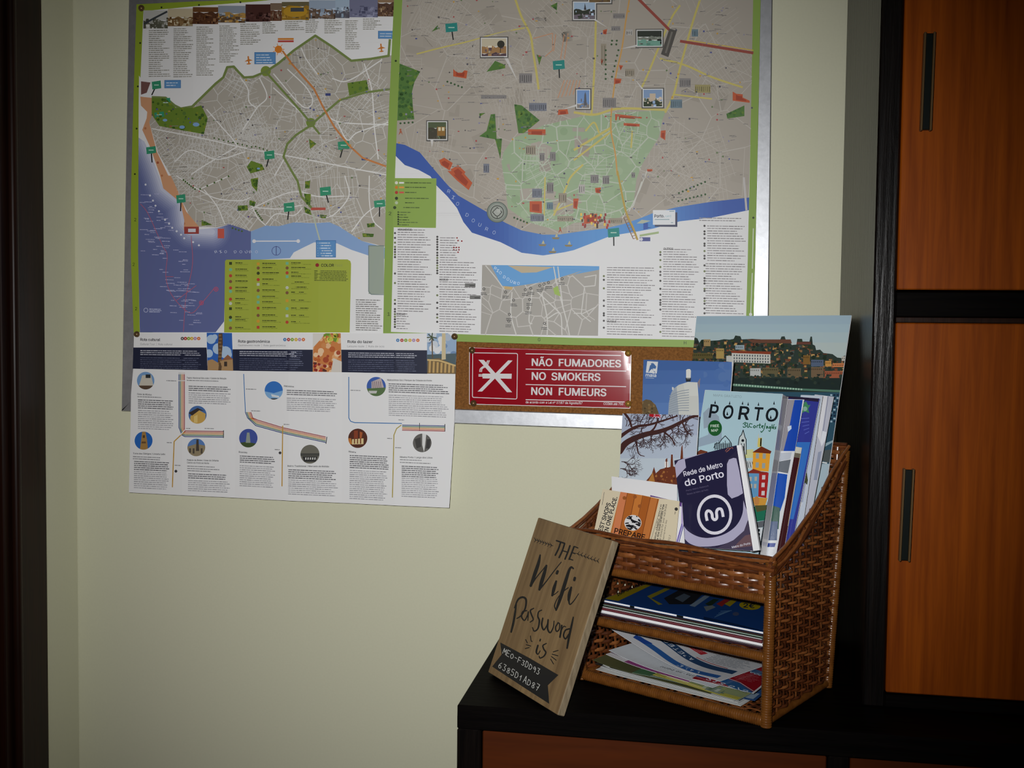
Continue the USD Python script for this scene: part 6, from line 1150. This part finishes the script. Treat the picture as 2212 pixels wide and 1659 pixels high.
ink(((458, 358, 445, 420, 418, 500, 385, 596), (12, 24, 28, 20)), ((385, 596, 430, 530, 480, 470, 505, 440), (14, 9, 8, 12)), ((507, 440, 490, 500, 468, 570, 452, 626), (16, 26, 28, 18)), ((452, 626, 500, 570, 560, 490, 622, 412), (14, 9, 8, 7)), ((583, 562, 565, 620, 552, 672), (16, 26, 16)), ((552, 672, 575, 660, 598, 640), (10, 7, 7)), ((594, 484, 588, 500), (20, 20)), ((716, 462, 700, 452, 684, 475, 660, 550, 632, 640, 606, 720, 582, 786), (12, 16, 20, 26, 28, 24, 14)), ((582, 786, 570, 750, 596, 690, 640, 640, 676, 612), (10, 8, 7, 8, 8)), ((700, 610, 686, 660, 680, 706), (16, 26, 20)), ((680, 706, 690, 742, 722, 712, 758, 658), (16, 10, 8, 6)), ((728, 536, 724, 552), (20, 20)))
ink(((272, 742, 262, 810, 248, 890, 232, 956), (10, 16, 18, 14)), ((258, 768, 286, 704, 322, 686, 348, 706, 342, 770, 312, 826, 276, 852), (10, 14, 16, 16, 14, 11, 8)), ((352, 790, 322, 800, 314, 840, 336, 866, 358, 830, 366, 800, 362, 866), (10, 12, 12, 10, 10, 10, 8)), ((408, 772, 382, 790, 392, 826, 404, 860, 380, 880), (8, 12, 12, 10, 8)), ((470, 786, 446, 800, 440, 836, 452, 870, 440, 930, 412, 950, 398, 922), (8, 10, 12, 14, 12, 10, 8)), ((478, 850, 470, 900, 486, 940, 512, 900, 520, 862, 516, 930, 536, 962, 560, 920, 566, 872), (12, 14, 12, 9, 12, 14, 12, 9, 8)), ((598, 884, 578, 920, 586, 952, 606, 936, 610, 896, 596, 884), 10), ((626, 906, 620, 950, 612, 996), 14), ((620, 950, 640, 914, 656, 916), 8), ((684, 932, 654, 944, 640, 984, 656, 1010, 680, 976), 12), ((716, 842, 704, 900, 684, 990, 668, 1082), (10, 16, 18, 14)))
ink(((440, 1062, 428, 1110, 440, 1130, 458, 1104), (14, 14, 9, 7)), ((460, 1014, 456, 1026), 11), ((506, 1046, 480, 1062, 486, 1090, 502, 1116, 486, 1146, 458, 1160, 450, 1146), (8, 11, 12, 12, 11, 10, 8)))
ink(((345, 1016, 358, 1042), 7), ((382, 988, 388, 1026, 396, 1030), 7), ((350, 1056, 384, 1066), 7), ((342, 1086, 372, 1078), 7), ((560, 1112, 598, 1100), 7), ((552, 1130, 596, 1142), 7), ((546, 1148, 582, 1176), 7), ((540, 1168, 562, 1206), 7), w=7)
S.on('leaf_sprigs')
for x0, y0, x1, y1, s in ((418, 238, 560, 286, 1), (912, 408, 735, 342, 1)):
    ink(((x0, y0, x1, y1), 4))
    for k in range(7):
        x, y = x0 + (x1 - x0) * (k + .4) / 7, y0 + (y1 - y0) * (k + .4) / 7; q = -1 if x1 > x0 else 1
        ink(((x, y, x + q * 16, y - 20), (6, 3)), ((x, y, x + q * 14, y + 16), (6, 3)))
S.on('banner'); S.poly(Lz((147, 1038), (372, 1158), (600, 1292), (518, 1372), (528, 1516), (305, 1372), (84, 1226), (158, 1132)), (30, 30, 31)); S.up()
S.on('password'); CH = (206, 206, 200)
up = (115, -380)
STROKE = {'M': [(0, 0, .12, 1, .45, .35, .78, 1, .9, 0)], 'E': [(.75, 1, 0, 1, 0, 0, .75, 0), (0, .5, .6, .5)], 'O': [(.4, 1, .05, .7, .05, .3, .4, 0, .75, .3, .75, .7, .4, 1)], '-': [(.1, .5, .7, .5)], 'F': [(.75, 1, 0, 1, 0, 0), (0, .5, .6, .5)], '3': [(.05, .95, .65, .95, .35, .55, .7, .35, .5, 0, .05, .08)], 'D': [(0, 0, 0, 1, .5, .9, .75, .5, .5, .08, 0, 0)], '9': [(.7, .75, .35, 1, .08, .75, .3, .5, .7, .75, .6, 0)], '6': [(.6, 1, .15, .6, .08, .2, .4, 0, .7, .25, .4, .5, .1, .3)], '8': [(.4, .5, .1, .78, .4, 1, .68, .78, .4, .5, .08, .22, .4, 0, .72, .22, .4, .5)], '5': [(.7, 1, .12, 1, .1, .55, .5, .6, .7, .3, .4, 0, .05, .1)], '1': [(.1, .6, .4, 1, .35, 0)], 'A': [(0, 0, .4, 1.1, .8, 0), (.15, .4, .65, .4)], '7': [(.05, 1, .75, 1, .35, 0), (.2, .5, .65, .5)]}
def chalk(text, p0, p1, cap):
    """chalk letters drawn stroke by stroke"""
    p0, p1 = np.array(p0, float), np.array(p1, float); n = len(text); u = np.array(up) / np.hypot(*up) * cap * 3.607
    for k, ch in enumerate(text):
        a = p0 + (p1 - p0) * k / n; d_ = (p1 - p0) / n * .86; z = 1 + .12 * math.sin(k * 2.3)
        for st in STROKE[ch]:
            q = np.reshape(st, (-1, 2)); S.line(Lz(a + q[:, :1] * d_ + q[:, 1:] * u * z), 1.25, CH, smooth=ch in '396850O', cap='round')
chalk('MEO-F3DD93', (165, 1122), (456, 1296), 11.5); chalk('6385D1AD87', (130, 1232), (452, 1424), 12.5)
S.done()
